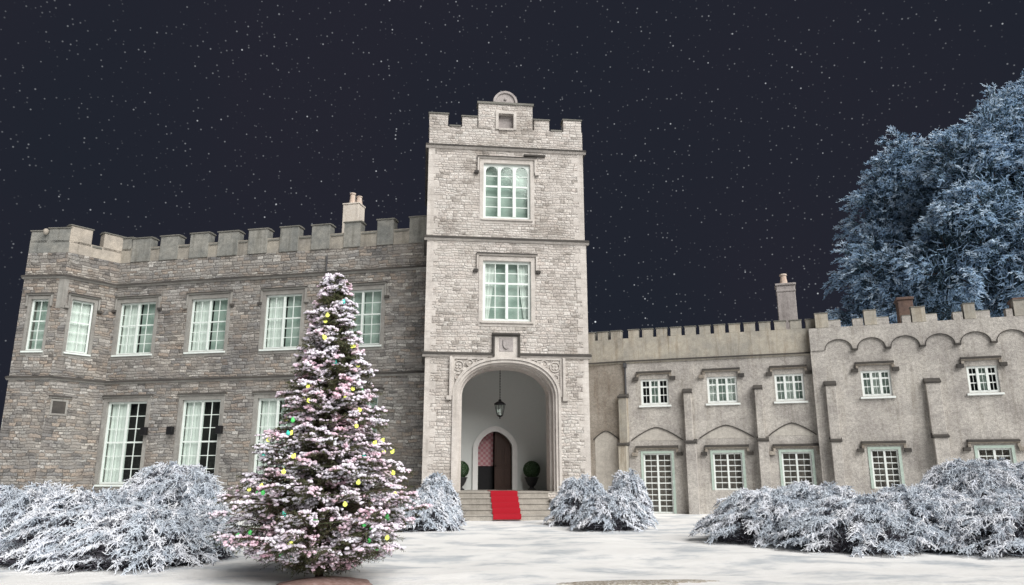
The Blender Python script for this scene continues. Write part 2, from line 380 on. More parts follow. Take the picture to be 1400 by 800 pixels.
# ------------------------------------------------------------------ building blocks
WALL_T = .6
def wall_sheet(mb, u0, u1, z0, z1, holes, depth=.5, back_m=1):
    """front sheet at w = 0 with rectangular recesses"""
    us = sorted({u0, u1, *[h[0] for h in holes], *[h[1] for h in holes]}); zs_ = sorted({z0, z1, *[h[2] for h in holes], *[h[3] for h in holes]})
    for a, b in zip(us, us[1:]):
        for c, d in zip(zs_, zs_[1:]):
            cu, cz = (a + b) / 2, (c + d) / 2
            if any(h[0] < cu < h[1] and h[2] < cz < h[3] for h in holes): continue
            mb.quad((a, 0, c), (b, 0, c), (b, 0, d), (a, 0, d))
    for a, b, c, d in holes:
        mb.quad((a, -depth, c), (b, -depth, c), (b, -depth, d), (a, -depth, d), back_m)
        mb.quad((a, 0, c), (b, 0, c), (b, -depth, c), (a, -depth, c), 2); mb.quad((a, -depth, d), (b, -depth, d), (b, 0, d), (a, 0, d), 2)
        mb.quad((a, 0, c), (a, -depth, c), (a, -depth, d), (a, 0, d), 2); mb.quad((b, -depth, c), (b, 0, c), (b, 0, d), (b, -depth, d), 2)
    t = WALL_T
    mb.quad((u0, -t, z0), (u0, 0, z0), (u0, 0, z1), (u0, -t, z1)); mb.quad((u1, 0, z0), (u1, -t, z0), (u1, -t, z1), (u1, 0, z1))
    mb.quad((u0, 0, z1), (u1, 0, z1), (u1, -t, z1), (u0, -t, z1)); mb.quad((u1, -t, z0), (u0, -t, z0), (u0, -t, z1), (u1, -t, z1))
    return mb

def curtain_sheet(mb, u0, u1, z0, z1, w, folds=7, amp=.03, taper=0.0):
    n = folds * 4
    for i in range(n):
        a, b = i / n, (i + 1) / n
        wa, wb = w + amp * math.sin(a * folds * 2 * math.pi), w + amp * math.sin(b * folds * 2 * math.pi)
        k = 1 - taper
        ua, ub = u0 + (u1 - u0) * a, u0 + (u1 - u0) * b; la_, lb_ = u0 + (u1 - u0) * a * k, u0 + (u1 - u0) * b * k
        mb.quad((la_, wa, z0), (lb_, wb, z0), (ub, wb, z1), (ua, wa, z1))

def window(root, F, rect, lights=2, cols=2, split=.5, rows=(2, 3), m='frame', dress='cc', bars=.028, vb=None, fr=.075, mull=.09, sill=True, surround=None,
           sill_m=None, arched=False, w0=-.10, reflection_or_shutter='blind', solid_mull=0.0):
    """a window standing in its opening: frame with glazing bars > panes, curtains, sill"""
    u0, u1, z0, z1 = rect; d0, d1 = w0 - .07, w0
    f = MB(F)
    f.box(u0 + .002, u0 + fr, d0, d1, z0, z1 - .002); f.box(u1 - fr, u1 - .002, d0, d1, z0, z1 - .002)
    f.box(u0 + fr, u1 - fr, d0, d1, z0, z0 + fr); f.box(u0 + fr, u1 - fr, d0, d1, z1 - fr, z1 - .002)
    iu0, iu1, iz0, iz1 = u0 + fr, u1 - fr, z0 + fr, z1 - fr
    lw = (iu1 - iu0 - mull * (lights - 1)) / lights; zt = iz0 + (iz1 - iz0) * (1 - split)
    spans = []
    for i in range(lights):
        a = iu0 + i * (lw + mull); b = a + lw; spans.append((a, b))
        if i < lights - 1: f.box(b, b + mull, d0 + .004, d1 + .02, iz0, iz1)
        rail = fr * .75 if rows[0] else 0
        if rows[0]: f.box(a, b, d0 + .008, d1 - .006, zt - rail / 2, zt + rail / 2)
        for (lo, hi, n) in ((iz0, zt - rail / 2, rows[1]), (zt + rail / 2, iz1, rows[0])):
            if not n: continue
            for k in range(1, n):
                zz = lo + (hi - lo) * k / n; f.box(a, b, d0 + .026, d1 - .018, zz - bars / 2, zz + bars / 2)
            for k in range(1, cols):
                uu = a + lw * k / cols; f.box(uu - (vb or bars) / 2, uu + (vb or bars) / 2, d0 + .022, d1 - .014, lo, hi)
        if arched:
            c, rr = (a + b) / 2, lw / 2; pts = [(c + rr * math.cos(t), iz1 - rr * 1.0 + rr * math.sin(t)) for t in np.linspace(0, math.pi, 13)]
            f.band([(p[0], p[1], iz1) for p in reversed(pts)], d0 + .01, d1 - .005)
    wn_ = f.build('window', M[m], root)
    g_ = MB(F); g_.box(iu0, iu1, w0 - .042, w0 - .036, iz0, iz1); g_.build('pane', M['glass'], wn_)
    wc = w0 - .19
    for i, (a, b) in enumerate(spans):
        k = dress[i % len(dress)]
        if k == '-': continue
        c_ = MB(F)
        if k == 'c': curtain_sheet(c_, a - .03, b + .03, z0 + .01, z1 - .01, wc, 5, .012); mm = 'curtain'
        elif k == 'h': curtain_sheet(c_, a - .03, a + lw * .55, z0 + .01, z1 - .01, wc, 3, .02, .2); mm = 'curtain'
        elif k == 'r': curtain_sheet(c_, b, a + lw * .5, z0 + .01, z1 - .01, wc, 3, .02, .5); mm = 'curtain'
        elif k == 'l': curtain_sheet(c_, a - .03, b - lw * .5, z0 + .01, z1 - .01, wc, 3, .02, .5); mm = 'curtain'
        elif k == 'b': c_.box(a - .03, b + .03, wc - .09, wc - .08, z0 + .01, z1 - .01); mm = reflection_or_shutter
        elif k == 't':
            c_.box(a - .03, b + .03, wc - .09, wc - .08, z0 + .01, z1 - .01); mm = reflection_or_shutter
            t2 = MB(F)
            h2 = (z1 - z0) * .5
            if i == 0: curtain_sheet(t2, a - .03, a + lw * .55, z0 + h2, z1 - .01, wc, 3, .015, .3); curtain_sheet(t2, a - .03, a + lw * .38, z0 + .01, z0 + h2, wc, 3, .012, .5)
            else: curtain_sheet(t2, b + .03, b - lw * .55, z0 + h2, z1 - .01, wc, 3, .015, .3); curtain_sheet(t2, b + .03, b - lw * .38, z0 + .01, z0 + h2, wc, 3, .012, .5)
            t2.build('curtain', M['curtain'], wn_)
        c_.build('blind' if k in 'bt' else 'curtain', M[mm], wn_)  # sheet behind glass carries a painted sky reflection, low right windows a shutter
    if sill:
        s_ = MB(F); s_.ext_u([(d0, z0 - .10), (.09, z0 - .10), (.09, z0 - .03), (d0, z0 + .001)], u0 - .09, u1 + .09); s_.build('sill', M[sill_m or m], wn_)
    if surround:
        t, mm = surround; s_ = MB(F); e = .022
        zb = z0 - (.10 if sill else 0)
        for a, b in ((u0 - t, u0), (u1, u1 + t)): s_.box(a, b, -.003, e, zb - .0, z1)
        s_.box(u0 - t, u1 + t, -.003, e, z1, z1 + t)
        if sill: s_.box(u0 - t, u1 + t, -.003, e * .8, zb - .12, zb - .001)
        s_.build('stone_surround', M[mm], root)
    return wn_

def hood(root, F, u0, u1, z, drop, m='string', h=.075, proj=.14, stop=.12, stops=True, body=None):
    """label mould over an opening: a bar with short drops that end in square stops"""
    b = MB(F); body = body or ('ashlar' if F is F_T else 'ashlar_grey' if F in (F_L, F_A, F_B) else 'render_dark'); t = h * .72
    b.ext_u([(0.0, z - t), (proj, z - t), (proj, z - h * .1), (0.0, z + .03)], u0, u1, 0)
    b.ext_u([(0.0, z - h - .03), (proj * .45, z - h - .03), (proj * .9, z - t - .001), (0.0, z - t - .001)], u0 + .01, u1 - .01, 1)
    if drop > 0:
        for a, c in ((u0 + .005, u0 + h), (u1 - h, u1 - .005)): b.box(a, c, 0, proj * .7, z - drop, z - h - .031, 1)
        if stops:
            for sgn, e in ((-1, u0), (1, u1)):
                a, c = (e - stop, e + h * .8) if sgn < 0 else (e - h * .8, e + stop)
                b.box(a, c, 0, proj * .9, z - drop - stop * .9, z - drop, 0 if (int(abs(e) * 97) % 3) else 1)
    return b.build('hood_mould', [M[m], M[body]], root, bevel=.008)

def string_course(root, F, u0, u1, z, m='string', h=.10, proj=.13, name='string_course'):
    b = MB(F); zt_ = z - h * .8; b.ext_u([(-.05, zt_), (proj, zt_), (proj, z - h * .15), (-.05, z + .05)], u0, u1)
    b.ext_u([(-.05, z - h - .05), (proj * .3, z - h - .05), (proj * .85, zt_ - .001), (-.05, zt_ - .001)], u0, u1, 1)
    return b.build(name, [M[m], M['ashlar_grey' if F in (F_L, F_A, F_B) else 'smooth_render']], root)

def merlon(parent, F, u0, u1, z0, z1, w0=-.42, w1=0.0, m='merlon_grey', cop=.09, over=.045, tone=None):
    b = MB(F); b.box(u0, u1, w0, w1, z0, z1 - cop)
    b.ext_u([(w0 - over, z1 - cop), (w1 + over, z1 - cop), (w1 + over, z1 - cop * .45), ((w0 + w1) / 2, z1), (w0 - over, z1 - cop * .45)], u0 - over, u1 + over, 1)
    return b.build('merlon', [M[m], M['coping']], parent, bevel=.01)

def poly_body(name, pts, z0, z1, m, parent):
    """solid body behind the facades, plan polygon given in world x, y"""
    b = MB(); n = len(pts); v = [(x, y, z0) for x, y in pts] + [(x, y, z1) for x, y in pts]
    b.add(v, [(i, (i + 1) % n, n + (i + 1) % n, n + i) for i in range(n)] + [tuple(range(n, 2 * n)), tuple(range(n))[::-1]])
    return b.build(name, M[m], parent)

def xy(F, u, w): q = F.P(u, w, 0); return (q[0], q[1])

# =================================================================== LEFT: rubble stone wing
wl_root = thing('castle_wing', F_L.P(-7, 0, 0), 'grey rubble stone wing with battlements and tall mint sash windows, left of the tower', 'castle wing')
z_lo = F_L.zm([(150, 521), (320, 516), (575, 506.6)], .12)
z_par = F_L.zm([(180, 354), (340, 350), (515, 339)], .0)      # foot of the merlon blocks
uR = .35
def win_rect(F, x0, x1, yt, yb, zt=None, zb=None):
    ym = (yt + yb) / 2; a, b = F.u(x0, ym), F.u(x1, ym)
    return (a, b, F.z((x0 + x1) / 2, yb) if zb is None else zb, F.z((x0 + x1) / 2, yt) if zt is None else zt)
up_t = F_L.zm([(185, 413), (284, 408), (385, 404), (495, 396)]); up_b = F_L.zm([(185, 485), (282, 480), (386, 476), (495, 471)])
gr_t = F_L.zm([(170, 552), (270, 548), (370, 543), (507, 538)]); gr_b = F_L.z(168, 662)
ups = [win_rect(F_L, 161, 210, 410, 485, up_t, up_b), win_rect(F_L, 259, 309, 406, 480, up_t, up_b), win_rect(F_L, 361, 411, 403, 477, up_t, up_b), win_rect(F_L, 467, 521, 395, 472, up_t, up_b)]
grs = [win_rect(F_L, 140, 195, 552, 664, gr_t, gr_b), win_rect(F_L, 244, 297, 548, 664, gr_t, gr_b), win_rect(F_L, 348, 402, 543, 664, gr_t, gr_b), win_rect(F_L, 463, 515, 538, 664, gr_t, gr_b)]
wb = wall_sheet(MB(F_L), uc, uR, -.3, z_par, ups + grs)
wb.build('wall', [M['rubble'], M['dark'], M['ashlar_grey']], wl_root)
LA, LB = F_A.len, F_B.len
rA = win_rect(F_A, 94, 125, 411, 483); rB = win_rect(F_B, 38, 62, 409, 479)
nich = (*[F_A.u(x, 556) for x in (64, 90)],)
wall_sheet(MB(F_A), 0, LA, -.3, z_par, [rA]).build('wall', [M['rubble'], M['dark'], M['ashlar_grey']], wl_root)
wall_sheet(MB(F_B), 0, LB, -.3, z_par, [rB]).build('wall', [M['rubble'], M['dark'], M['ashlar_grey']], wl_root)
t = WALL_T + .02
pts = [xy(F_B, .02, -.62), xy(F_B, LB, -.75), xy(F_A, .1, -.8), xy(F_A, LA - .1, -.75), xy(F_L, uc + .5, -t), xy(F_L, uR - .02, -t), xy(F_L, uR - .02, -7), xy(F_B, .02, -9)]
poly_body('roof', pts, -.3, z_par - .35, 'rubble', wl_root)
poly_body('wall', [xy(F_B, 0, -.6), xy(F_B, .6, -.62), xy(F_B, .6, -9), xy(F_B, 0, -9)], -.3, z_par, 'rubble', wl_root)
dL = ['cb', 'cb', 'cb', 'bb']
for r_, d in zip(ups, dL):
    window(wl_root, F_L, r_, 2, 2, .44, (2, 3), dress=d, surround=(.17, 'ashlar_grey'), sill_m='frame')
    hood(wl_root, F_L, r_[0] - .22, r_[1] + .22, r_[3] + .30, .62)
for r_, d in zip(grs, ['c-', 'c-', 'cb', 'cb']):
    window(wl_root, F_L, r_, 2, 2, .5, (3, 3), dress=d, surround=(.18, 'ashlar_grey'), bars=.03, fr=.09)
    hood(wl_root, F_L, r_[0] - .22, r_[1] + .22, r_[3] + .28, .0)
window(wl_root, F_A, rA, 1, 2, .42, (2, 3), dress='c', surround=(.14, 'ashlar_grey')); hood(wl_root, F_A, rA[0] - .2, min(rA[1] + .22, LA - .12), rA[3] + .27, .6)
window(wl_root, F_B, rB, 1, 2, .42, (2, 3), dress='b', surround=(.13, 'ashlar_grey')); hood(wl_root, F_B, rB[0] - .2, min(rB[1] + .2, LB - .15), rB[3] + .27, .6, stops=False)
# corner pilaster strip between the two bay faces (upper storey)
b = MB(F_A); b.box(-.02, .2, 0, .02, F_A.z(88, 421), zs - .1); b.build('corner_stone', M['ashlar_grey'], wl_root)
b = MB(F_B); b.box(LB - .22, LB + .02, 0, .02, F_B.z(80, 421), zs - .1); b.build('corner_stone', M['ashlar_grey'], wl_root)
# blind stone panel low in the bay, straddling nothing: on the canted face
u0_, u1_ = F_A.u(66, 556), F_A.u(90, 556)
if u0_ < .15: u1_ += .15 - u0_; u0_ = .15
zt_, zb_ = F_A.z(78, 546), F_A.z(78, 568); b = MB(F_A)
b.box(u0_, u1_, -.002, .03, zt_ - .08, zt_); b.box(u0_, u1_, -.002, .03, zb_, zb_ + .08); b.box(u0_, u0_ + .08, -.002, .03, zb_ + .08, zt_ - .08); b.box(u1_ - .08, u1_, -.002, .03, zb_ + .08, zt_ - .08)
b.box(u0_ + .08, u1_ - .08, -.002, .006, zb_ + .08, zt_ - .08, 1); b.build('blind_panel', [M['ashlar_grey'], M['string']], wl_root)
hood(wl_root, F_A, u0_ - .1, u1_ + .12, zt_ + .14, 0, h=.07, proj=.08)
for F, a, c in ((F_L, uc - .03, .25), (F_A, -.06, LA + .03), (F_B, -.08, LB + .06)):
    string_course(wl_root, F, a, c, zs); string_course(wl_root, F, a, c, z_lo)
# parapet with merlons
par = MB(F_L); par.box(uc, uR, -.44, .012, z_par, z_par + .02)
for F, a, c in ((F_L, uc, uR), (F_A, .0, LA), (F_B, 0, LB)):
    pb = MB(F); zc = F_L.z(400, 321, 0); pb.box(a, c, -.42, 0, z_par, zc - .09 if F is F_L else zc - .2)
    p_ = pb.build('parapet', [M['bay' if F is F_A else 'crenel' if F is F_L else 'merlon_grey']], wl_root)
    if F is F_L: par_L = p_
    elif F is F_A: par_A = p_
    else: par_B = p_
zc = F_L.z(400, 321, 0) - .12
mt = F_L.zm([(231, 320), (314, 314), (398, 309.5), (484, 303), (529, 299)])
Lm = [(184, 213), (222, 250), (262, 291), (300, 331), (341, 371), (384, 413), (427, 456), (471, 498), (516, 543), (560, 592)]
ends = []
for a, c in Lm:
    ua, ub = F_L.u(a, 320), F_L.u(c, 320) - .16
    merlon(par_L, F_L, ua, ub, z_par + .003, mt + random.uniform(-.03, .03), w1=.055); ends.append((ua, ub))
for (a0, a1), (b0, b1) in zip(ends, ends[1:]):
    cb = MB(F_L); cb.ext_u([(-.46, zc - .09), (.04, zc - .09), (.04, zc - .03), (-.21, zc), (-.46, zc - .03)], a1 + .05, b0 - .05); cb.build('crenel_coping', M['coping'], par_L)
# bay parapet: tall corner block, crenel, merlon into the inner corner
zA = F_A.z(108, 308); merlon(par_A, F_A, -.02, F_A.u(127, 320), zc - .2, zA, m='bay'); 
merlon(par_A, F_A, F_A.u(143, 325), LA + .1, zc - .2, F_A.z(155, 319), m='bay')
cb = MB(F_A); ua, ub = F_A.u(127, 320) + .05, F_A.u(143, 325) - .05; cb.box(ua, ub, -.45, .03, zc - .2, zc - .12); cb.build('crenel_coping', M['coping'], par_A)
merlon(par_B, F_B, F_B.u(68, 312), LB - .03, zc - .2, F_B.z(80, 310)); merlon(par_B, F_B, 0, F_B.u(68, 312) - .02, zc - .2, F_B.z(50, 314))
b = MB(F_B); ub = F_B.u(65, 320); zz = F_B.z(65, 322); b.lathe([(0, 0), (.07, .02), (.10, .10), (.12, .2), (.06, .27), (0, .28)], (0, 0, 0), 10)
b.v = [(ub + x, .12 + y, zz + z) for x, y, z in b.v]; b.build('stone_spout', M['bay'], wl_root, smooth=True)
merlon(par_L, F_L, uc - .05, F_L.u(182, 322), zc - .09, F_L.z(170, 324) )
# chimney behind the parapet
w_ = -3.2; cu0, cu1 = F_L.u(468, 300, w_), F_L.u(490, 300, w_); cz0, cz1 = z_par - .4, F_L.z(484, 279, w_)
b = MB(F_L); b.box(cu0, cu1, w_ - .7, w_, cz0, cz1); b.box(cu0 - .03, cu1 + .03, w_ - .73, w_ + .03, cz1, cz1 + .08)
ch = b.build('chimney', M['chim_white'], wl_root, bevel=.02)
for cc, hh in ((.36, .62), (.78, .42)):
    b = MB(F_L); b.lathe([(.17, 0), (.14, hh * .5), (.12, hh * .85), (.15, hh * .9), (.15, hh), (.08, hh)], (0, 0, 0), 12)
    uu = cu0 + (cu1 - cu0) * cc; b.v = [(uu + x, w_ - .4 + y, cz1 + .1 + z) for x, y, z in b.v]; b.build('chimney_pot', M['pot'], ch)
b = MB(F_L); uu = F_L.u(447, 370); b.tube([(uu, .07, F_L.z(447, 350)), (uu, .07, F_L.z(447, 395))], .035, 8); b.build('drainpipe', M['lead'], wl_root)
# flood-lights beside the ground windows
for k, (px, py, lab) in enumerate(((192, 590, 'small square wall light just right of the leftmost ground floor window'), (236, 589, 'small square wall light just left of the second ground floor window'), (298, 588, 'small square wall light just right of the second ground floor window'))):
    u, z = F_L.pix(px, py)
    if k == 0: u = grs[0][1] + .12
    if k == 2: u = grs[1][1] + .14
    root = thing('wall_light', F_L.P(u, .02, z), lab, 'wall light', 'wall lights on the rubble wing')
    b = MB(F_L); b.box(u - .14, u + .14, .08, .26, z - .17, z + .17); b.build('housing', M['iron'], root, bevel=.015)
    b = MB(F_L); b.box(u - .04, u + .04, .024, .08, z - .06, z + .06); b.build('bracket', M['iron'], root)

# =================================================================== TOWER
tw = thing('castle_tower', F_T.P(0, 0, 0), 'tall square battlemented stone gate tower with an arched entrance porch', 'castle tower')
uc_ = F_T.u(692, 640)                                                # porch axis
b0, b1 = F_T.u(577, 650), F_T.u(808, 650); s0, s1 = F_T.u(580.5, 460), F_T.u(804, 460); t0, t1 = F_T.u(585, 260), F_T.u(797.5, 260)
z3 = F_T.zm([(577, 481), (806, 486)], .1); z2 = F_T.zm([(583, 322), (800, 329)], .1); z1 = F_T.zm([(585, 195), (795, 206)], .1)
TD = 7.0
def arch_z(x, half, spring, rise, p=2.35):
    x = min(abs(x) / half, 1.0); return spring + rise * (1 - x ** p) ** (1 / 1.9)
zsp = F_T.z(626, 539); zap = F_T.z(692, 500); half_o = (F_T.u(764, 600) - F_T.u(621, 600)) / 2 ; axis = (F_T.u(764, 600) + F_T.u(621, 600)) / 2
half_i = half_o - .20; FLOOR = .95
def arch_pts(half, spring, rise, n=28): 
    xs = [-half * math.cos(math.pi * i / n) for i in range(n + 1)]
    return [(axis + x, arch_z(x, half, spring, rise)) for x in xs]
# ground stage with the arch cut through
wt_ = 1.25
b = MB(F_T); ap = arch_pts(half_o, zsp, F_T.z(692, 491) - zsp)
b.box(b0, axis - half_o, -wt_, 0, -.3, z3); b.box(axis + half_o, b1, -wt_, 0, -.3, z3)
b.band([(u, z, z3) for u, z in ap], -wt_ + .4, 0)
PD = 3.1
b.box(b0, axis - 2.55, -TD, -wt_, -.3, z3); b.box(axis + 2.55, b1, -TD, -wt_, -.3, z3)
b.box(axis - half_o, axis + half_o, -TD, -.02, -.3, FLOOR - .02)
b.box(axis - 2.55, axis - half_o, -TD, -wt_, -.3, FLOOR - .02); b.box(axis + half_o, axis + 2.55, -TD, -wt_, -.3, FLOOR - .02)
b.build('wall', [M['tower']], tw)
for (a, c, zl, zh) in ((s0, s1, z3, z2), (t0, t1, z2, z1)):
    uw = F_T
    rects = {z3: [win_rect(F_T, 660, 726, 357, 439)], z2: [win_rect(F_T, 661, 725, 224, 299)]}[zl]
    wb = wall_sheet(MB(F_T), a, c, zl, zh, rects); wb.box(a, c, -TD, -WALL_T, zl, zh); wb.build('wall', [M['tower'], M['dark'], M['ashlar']], tw)
    if zl == z3: r2 = rects[0]
    else: r3 = rects[0]
window(tw, F_T, r2, 2, 2, .36, (2, 3), dress='tt', surround=(.16, 'ashlar'), sill_m='ashlar', mull=.11, fr=.1, bars=.035, m='frame')
window(tw, F_T, r3, 3, 1, .4, (2, 3), dress='bbb', surround=(.16, 'ashlar'), sill_m='ashlar', mull=.13, fr=.1, bars=.035, arched=True, m='frame')
hood(tw, F_T, r2[0] - .26, r2[1] + .26, r2[3] + .30, .68); hood(tw, F_T, r3[0] - .26, r3[1] + .24, r3[3] + .28, .66)
b = MB(F_T); b.ext_u([(0, r3[3] + .34), (.1, r3[3] + .34), (.12, r3[3] + .41), (0, r3[3] + .44)], r3[1] + .24 - .5, r3[1] + .62); b.build('string_course', M['string'], tw)
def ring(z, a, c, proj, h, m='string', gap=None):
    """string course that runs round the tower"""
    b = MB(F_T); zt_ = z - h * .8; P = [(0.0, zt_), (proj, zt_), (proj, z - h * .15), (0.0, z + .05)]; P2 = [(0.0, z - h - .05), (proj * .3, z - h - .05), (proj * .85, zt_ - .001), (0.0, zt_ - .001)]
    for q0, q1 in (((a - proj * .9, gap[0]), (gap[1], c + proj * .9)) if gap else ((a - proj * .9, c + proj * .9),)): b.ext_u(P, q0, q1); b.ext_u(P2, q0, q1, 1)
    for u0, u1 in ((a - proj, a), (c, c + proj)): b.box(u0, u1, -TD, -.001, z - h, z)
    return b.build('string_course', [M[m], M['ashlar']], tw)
cg0, cg1 = F_T.u(673, 470), F_T.u(711, 470); zcr = F_T.z(692, 456, .1)
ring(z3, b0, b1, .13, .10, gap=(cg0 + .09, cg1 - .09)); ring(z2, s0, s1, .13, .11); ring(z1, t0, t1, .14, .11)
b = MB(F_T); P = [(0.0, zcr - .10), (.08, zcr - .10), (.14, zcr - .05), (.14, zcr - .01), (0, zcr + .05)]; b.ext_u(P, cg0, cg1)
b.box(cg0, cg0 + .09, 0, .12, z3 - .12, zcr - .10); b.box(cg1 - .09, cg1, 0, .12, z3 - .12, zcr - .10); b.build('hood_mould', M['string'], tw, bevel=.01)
# crest panel
b = MB(F_T); b.box(cg0 + .09, cg1 - .09, -.003, .03, z3 - .13, zcr - .10); pn = b.build('crest_panel', M['ashlar'], tw)
cm = (cg0 + cg1) / 2; zz = (z3 + zcr) / 2 - .02; b = MB(F_T); b.box(cm - .27, cm + .27, .03, .045, zz - .28, zz + .25); 
b.prism([(cm - .13, zz + .17), (cm - .13, zz - .05), (cm - .08, zz - .15), (cm, zz - .2), (cm + .08, zz - .15), (cm + .13, zz - .05), (cm + .13, zz + .17), (cm + .05, zz + .14), (cm, zz + .17), (cm - .05, zz + .14)][::-1], .045, .10)
b.build('shield', M['chim_grey'], pn, bevel=.01)
# arch mouldings, orders stepping in
b = MB(F_T)
def jamb(half, wid, w0, w1, rise_top, m=0):
    pts = [(axis - half, FLOOR - .02)] + arch_pts(half, zsp, rise_top - zsp) + [(axis + half, FLOOR - .02)]
    b.arc_bar(pts, wid, w0, w1, m)
zt0 = F_T.z(692, 491)
jamb(half_o - .001, .10, .0, .07, zt0 - .02); jamb(half_o - .10, .098, -.30, .012, zt0 - .13); jamb(half_o - .18, .10, -.62, -.12, zt0 - .2); jamb(half_i - .02 - .06, .16, -wt_, -.42, zt0 - .27)
b.build('arch_moulding', M['ashlar'], tw)
# square label frame, spandrels with carved tracery
fu0, fu1 = F_T.u(614, 520), F_T.u(772.5, 520); zst = F_T.z(772, 543)
b = MB(F_T)
for a in (fu0, fu1 - .10): b.box(a, a + .10, .0, .13, zst, z3 - .13)
b.box(fu1 - .12, fu1 + .12, .0, .14, zst - .16, zst); b.box(fu0 - .10, fu0 + .10, .0, .14, zst - .16, zst); b.build('label_mould', M['ashlar'], tw, bevel=.012)
for sgn in (-1, 1):
    b = MB(F_T)
    e = fu0 + .10 if sgn < 0 else fu1 - .10
    b.box(min(e, axis + sgn * .75), max(e, axis + sgn * .75), .0, .05, z3 - .22, z3 - .131); q = e - sgn * .09
    b.box(min(e, q), max(e, q), .0, .05, zst, z3 - .22)
    cx = axis + sgn * (half_o - .12)
    for k, (dx, dz, r_) in enumerate(((0, -.48, .17), (-sgn * .42, -.36, .11), (sgn * .02, -.9, .10), (-sgn * .75, -.31, .06))):
        n = 14; pts = [(cx + dx + r_ * math.cos(2 * math.pi * i / n), z3 + dz + r_ * math.sin(2 * math.pi * i / n)) for i in range(n + 1)][::-1]
        b.arc_bar(pts, .035, .0, .045)
    for k in range(4):
        a = math.pi / 4 + k * math.pi / 2; c = (cx + .08 * math.cos(a), z3 - .48 + .08 * math.sin(a)); n = 8
        b.prism([(c[0] + .05 * math.cos(2 * math.pi * i / n), c[1] + .05 * math.sin(2 * math.pi * i / n)) for i in range(n)], 0, .04)
    b.build('spandrel_carving', M['ashlar'], tw)
# porch room
b = MB(F_T); din = -wt_ - PD; zc_ = zt0 + .25
door_h = F_T.u(700, 650, din) - F_T.u(653, 650, din); dax = (F_T.u(700, 650, din) + F_T.u(653, 650, din)) / 2; dh = door_h / 2
dsp, dap = F_T.z(700, 612, din), F_T.z(677, 590, din)
dpts = [(dax + dh * -math.cos(math.pi * i / 20), dsp + (dap - dsp) * (1 - abs(math.cos(math.pi * i / 20)) ** 1.7) ** .66) for i in range(21)]
L_, R_ = axis - 2.548, axis + 2.548
b.box(L_, dax - dh, din - .3, din, FLOOR, zc_); b.box(dax + dh, R_, din - .3, din, FLOOR, zc_); b.band([(u, z, zc_) for u, z in dpts], din - .3, din)
b.quad((L_, din, FLOOR), (L_, -wt_, FLOOR), (L_, -wt_, zc_), (L_, din, zc_)); b.quad((R_, -wt_, FLOOR), (R_, din, FLOOR), (R_, din, zc_), (R_, -wt_, zc_))
b.quad((L_, -wt_ - .001, FLOOR), (axis - half_o, -wt_ - .001, FLOOR), (axis - half_o, -wt_ - .001, zc_), (L_, -wt_ - .001, zc_))
b.box(L_, R_, din, -wt_ + .38, zc_, zc_ + .1)
b.build('porch_wall', M['plaster'], tw)
b = MB(F_T); b.box(L_, R_, din - 2.6, -wt_, FLOOR - .02, FLOOR + .004); b.box(axis - half_o, axis + half_o, -wt_, 0.0, FLOOR - .02, FLOOR + .004); b.build('porch_floor', M['steps'], tw)
b = MB(F_T); fp = [(dax - dh, FLOOR)] + dpts + [(dax + dh, FLOOR)]
b.arc_bar(fp, .22, din, din + .13); b.arc_bar(fp, .05, din - .2, din + .12); b.build('door_surround', M['surround'], tw)
# hall behind the doorway
b = MB(F_T); h0, h1 = din - .301, din - 2.5
b.quad((dax - 2, h1, FLOOR), (dax + 2, h1, FLOOR), (dax + 2, h1, 5), (dax - 2, h1, 5), 1); b.quad((dax - 2, h1, FLOOR), (dax - 2, h0, FLOOR), (dax - 2, h0, 5), (dax - 2, h1, 5)); b.quad((dax + 2, h0, FLOOR), (dax + 2, h1, FLOOR), (dax + 2, h1, 5), (dax + 2, h0, 5)); b.quad((dax - 2, h0, 5), (dax + 2, h0, 5), (dax + 2, h1, 5), (dax - 2, h1, 5))
b.build('hall_wall', [M['plaster'], M['dark']], tw)
b = MB(F_T); b.box(dax - dh + .02, dax - .02, din - .75, din - .70, FLOOR + 1.0, dap + .1); b.build('papered_screen', M['pink'], tw)
b = MB(F_T); b.box(dax - dh + .02, dax - .02, din - .72, din - .66, FLOOR, FLOOR + .98); b.build('hall_dresser', M['iron'], tw)
b = MB(F_T); dz = [(u, z) for u, z in dpts if u >= dax - .02]
b.prism([(dz[0][0], FLOOR + .01), (dax + dh - .02, FLOOR + .01)] + [(min(u, dax + dh - .02), z - .02) for u, z in reversed(dz)], din - .24, din - .18)
for k in (0, 1):
    a = dax + .06 + k * (dh / 2 - .01)
    for za, zb in ((.15, .85), (1.0, 1.75)): b.box(a, a + dh / 2 - .10, din - .18, din - .16, FLOOR + za, FLOOR + zb)
dr = b.build('door', M['wood'], tw, bevel=.008)
b = MB(F_T); b.lathe([(.03, 0), (.035, .02), (0, .05)], (0, 0, 0), 8); b.v = [(dax + .05 + x, din - .15 + z, FLOOR + 1.0 + y) for x, y, z in b.v]; b.build('handle', M['iron'], dr)
# quoins up the corners
for (a, c, zl, zh) in ((b0, b1, .0, z3 - .14), (s0, s1, z3 + .06, z2 - .16), (t0, t1, z2 + .06, z1 - .16)):
    for sd_ in (0, 1):
        b = MB(F_T); z = zl; k = sd_
        while z < zh - .12:
            h = min(random.uniform(.22, .34), zh - z); l = (.42 if k % 2 else .22) + random.uniform(-.04, .04)
            if sd_ == 0: b.box(a - .006, a + l, -l, .006, z + .004, z + h - .001)
            else: b.box(c - l, c + .006, -l, .006, z + .004, z + h - .001)
            z += h; k += 1
        b.build('quoins', M['ashlar'], tw)
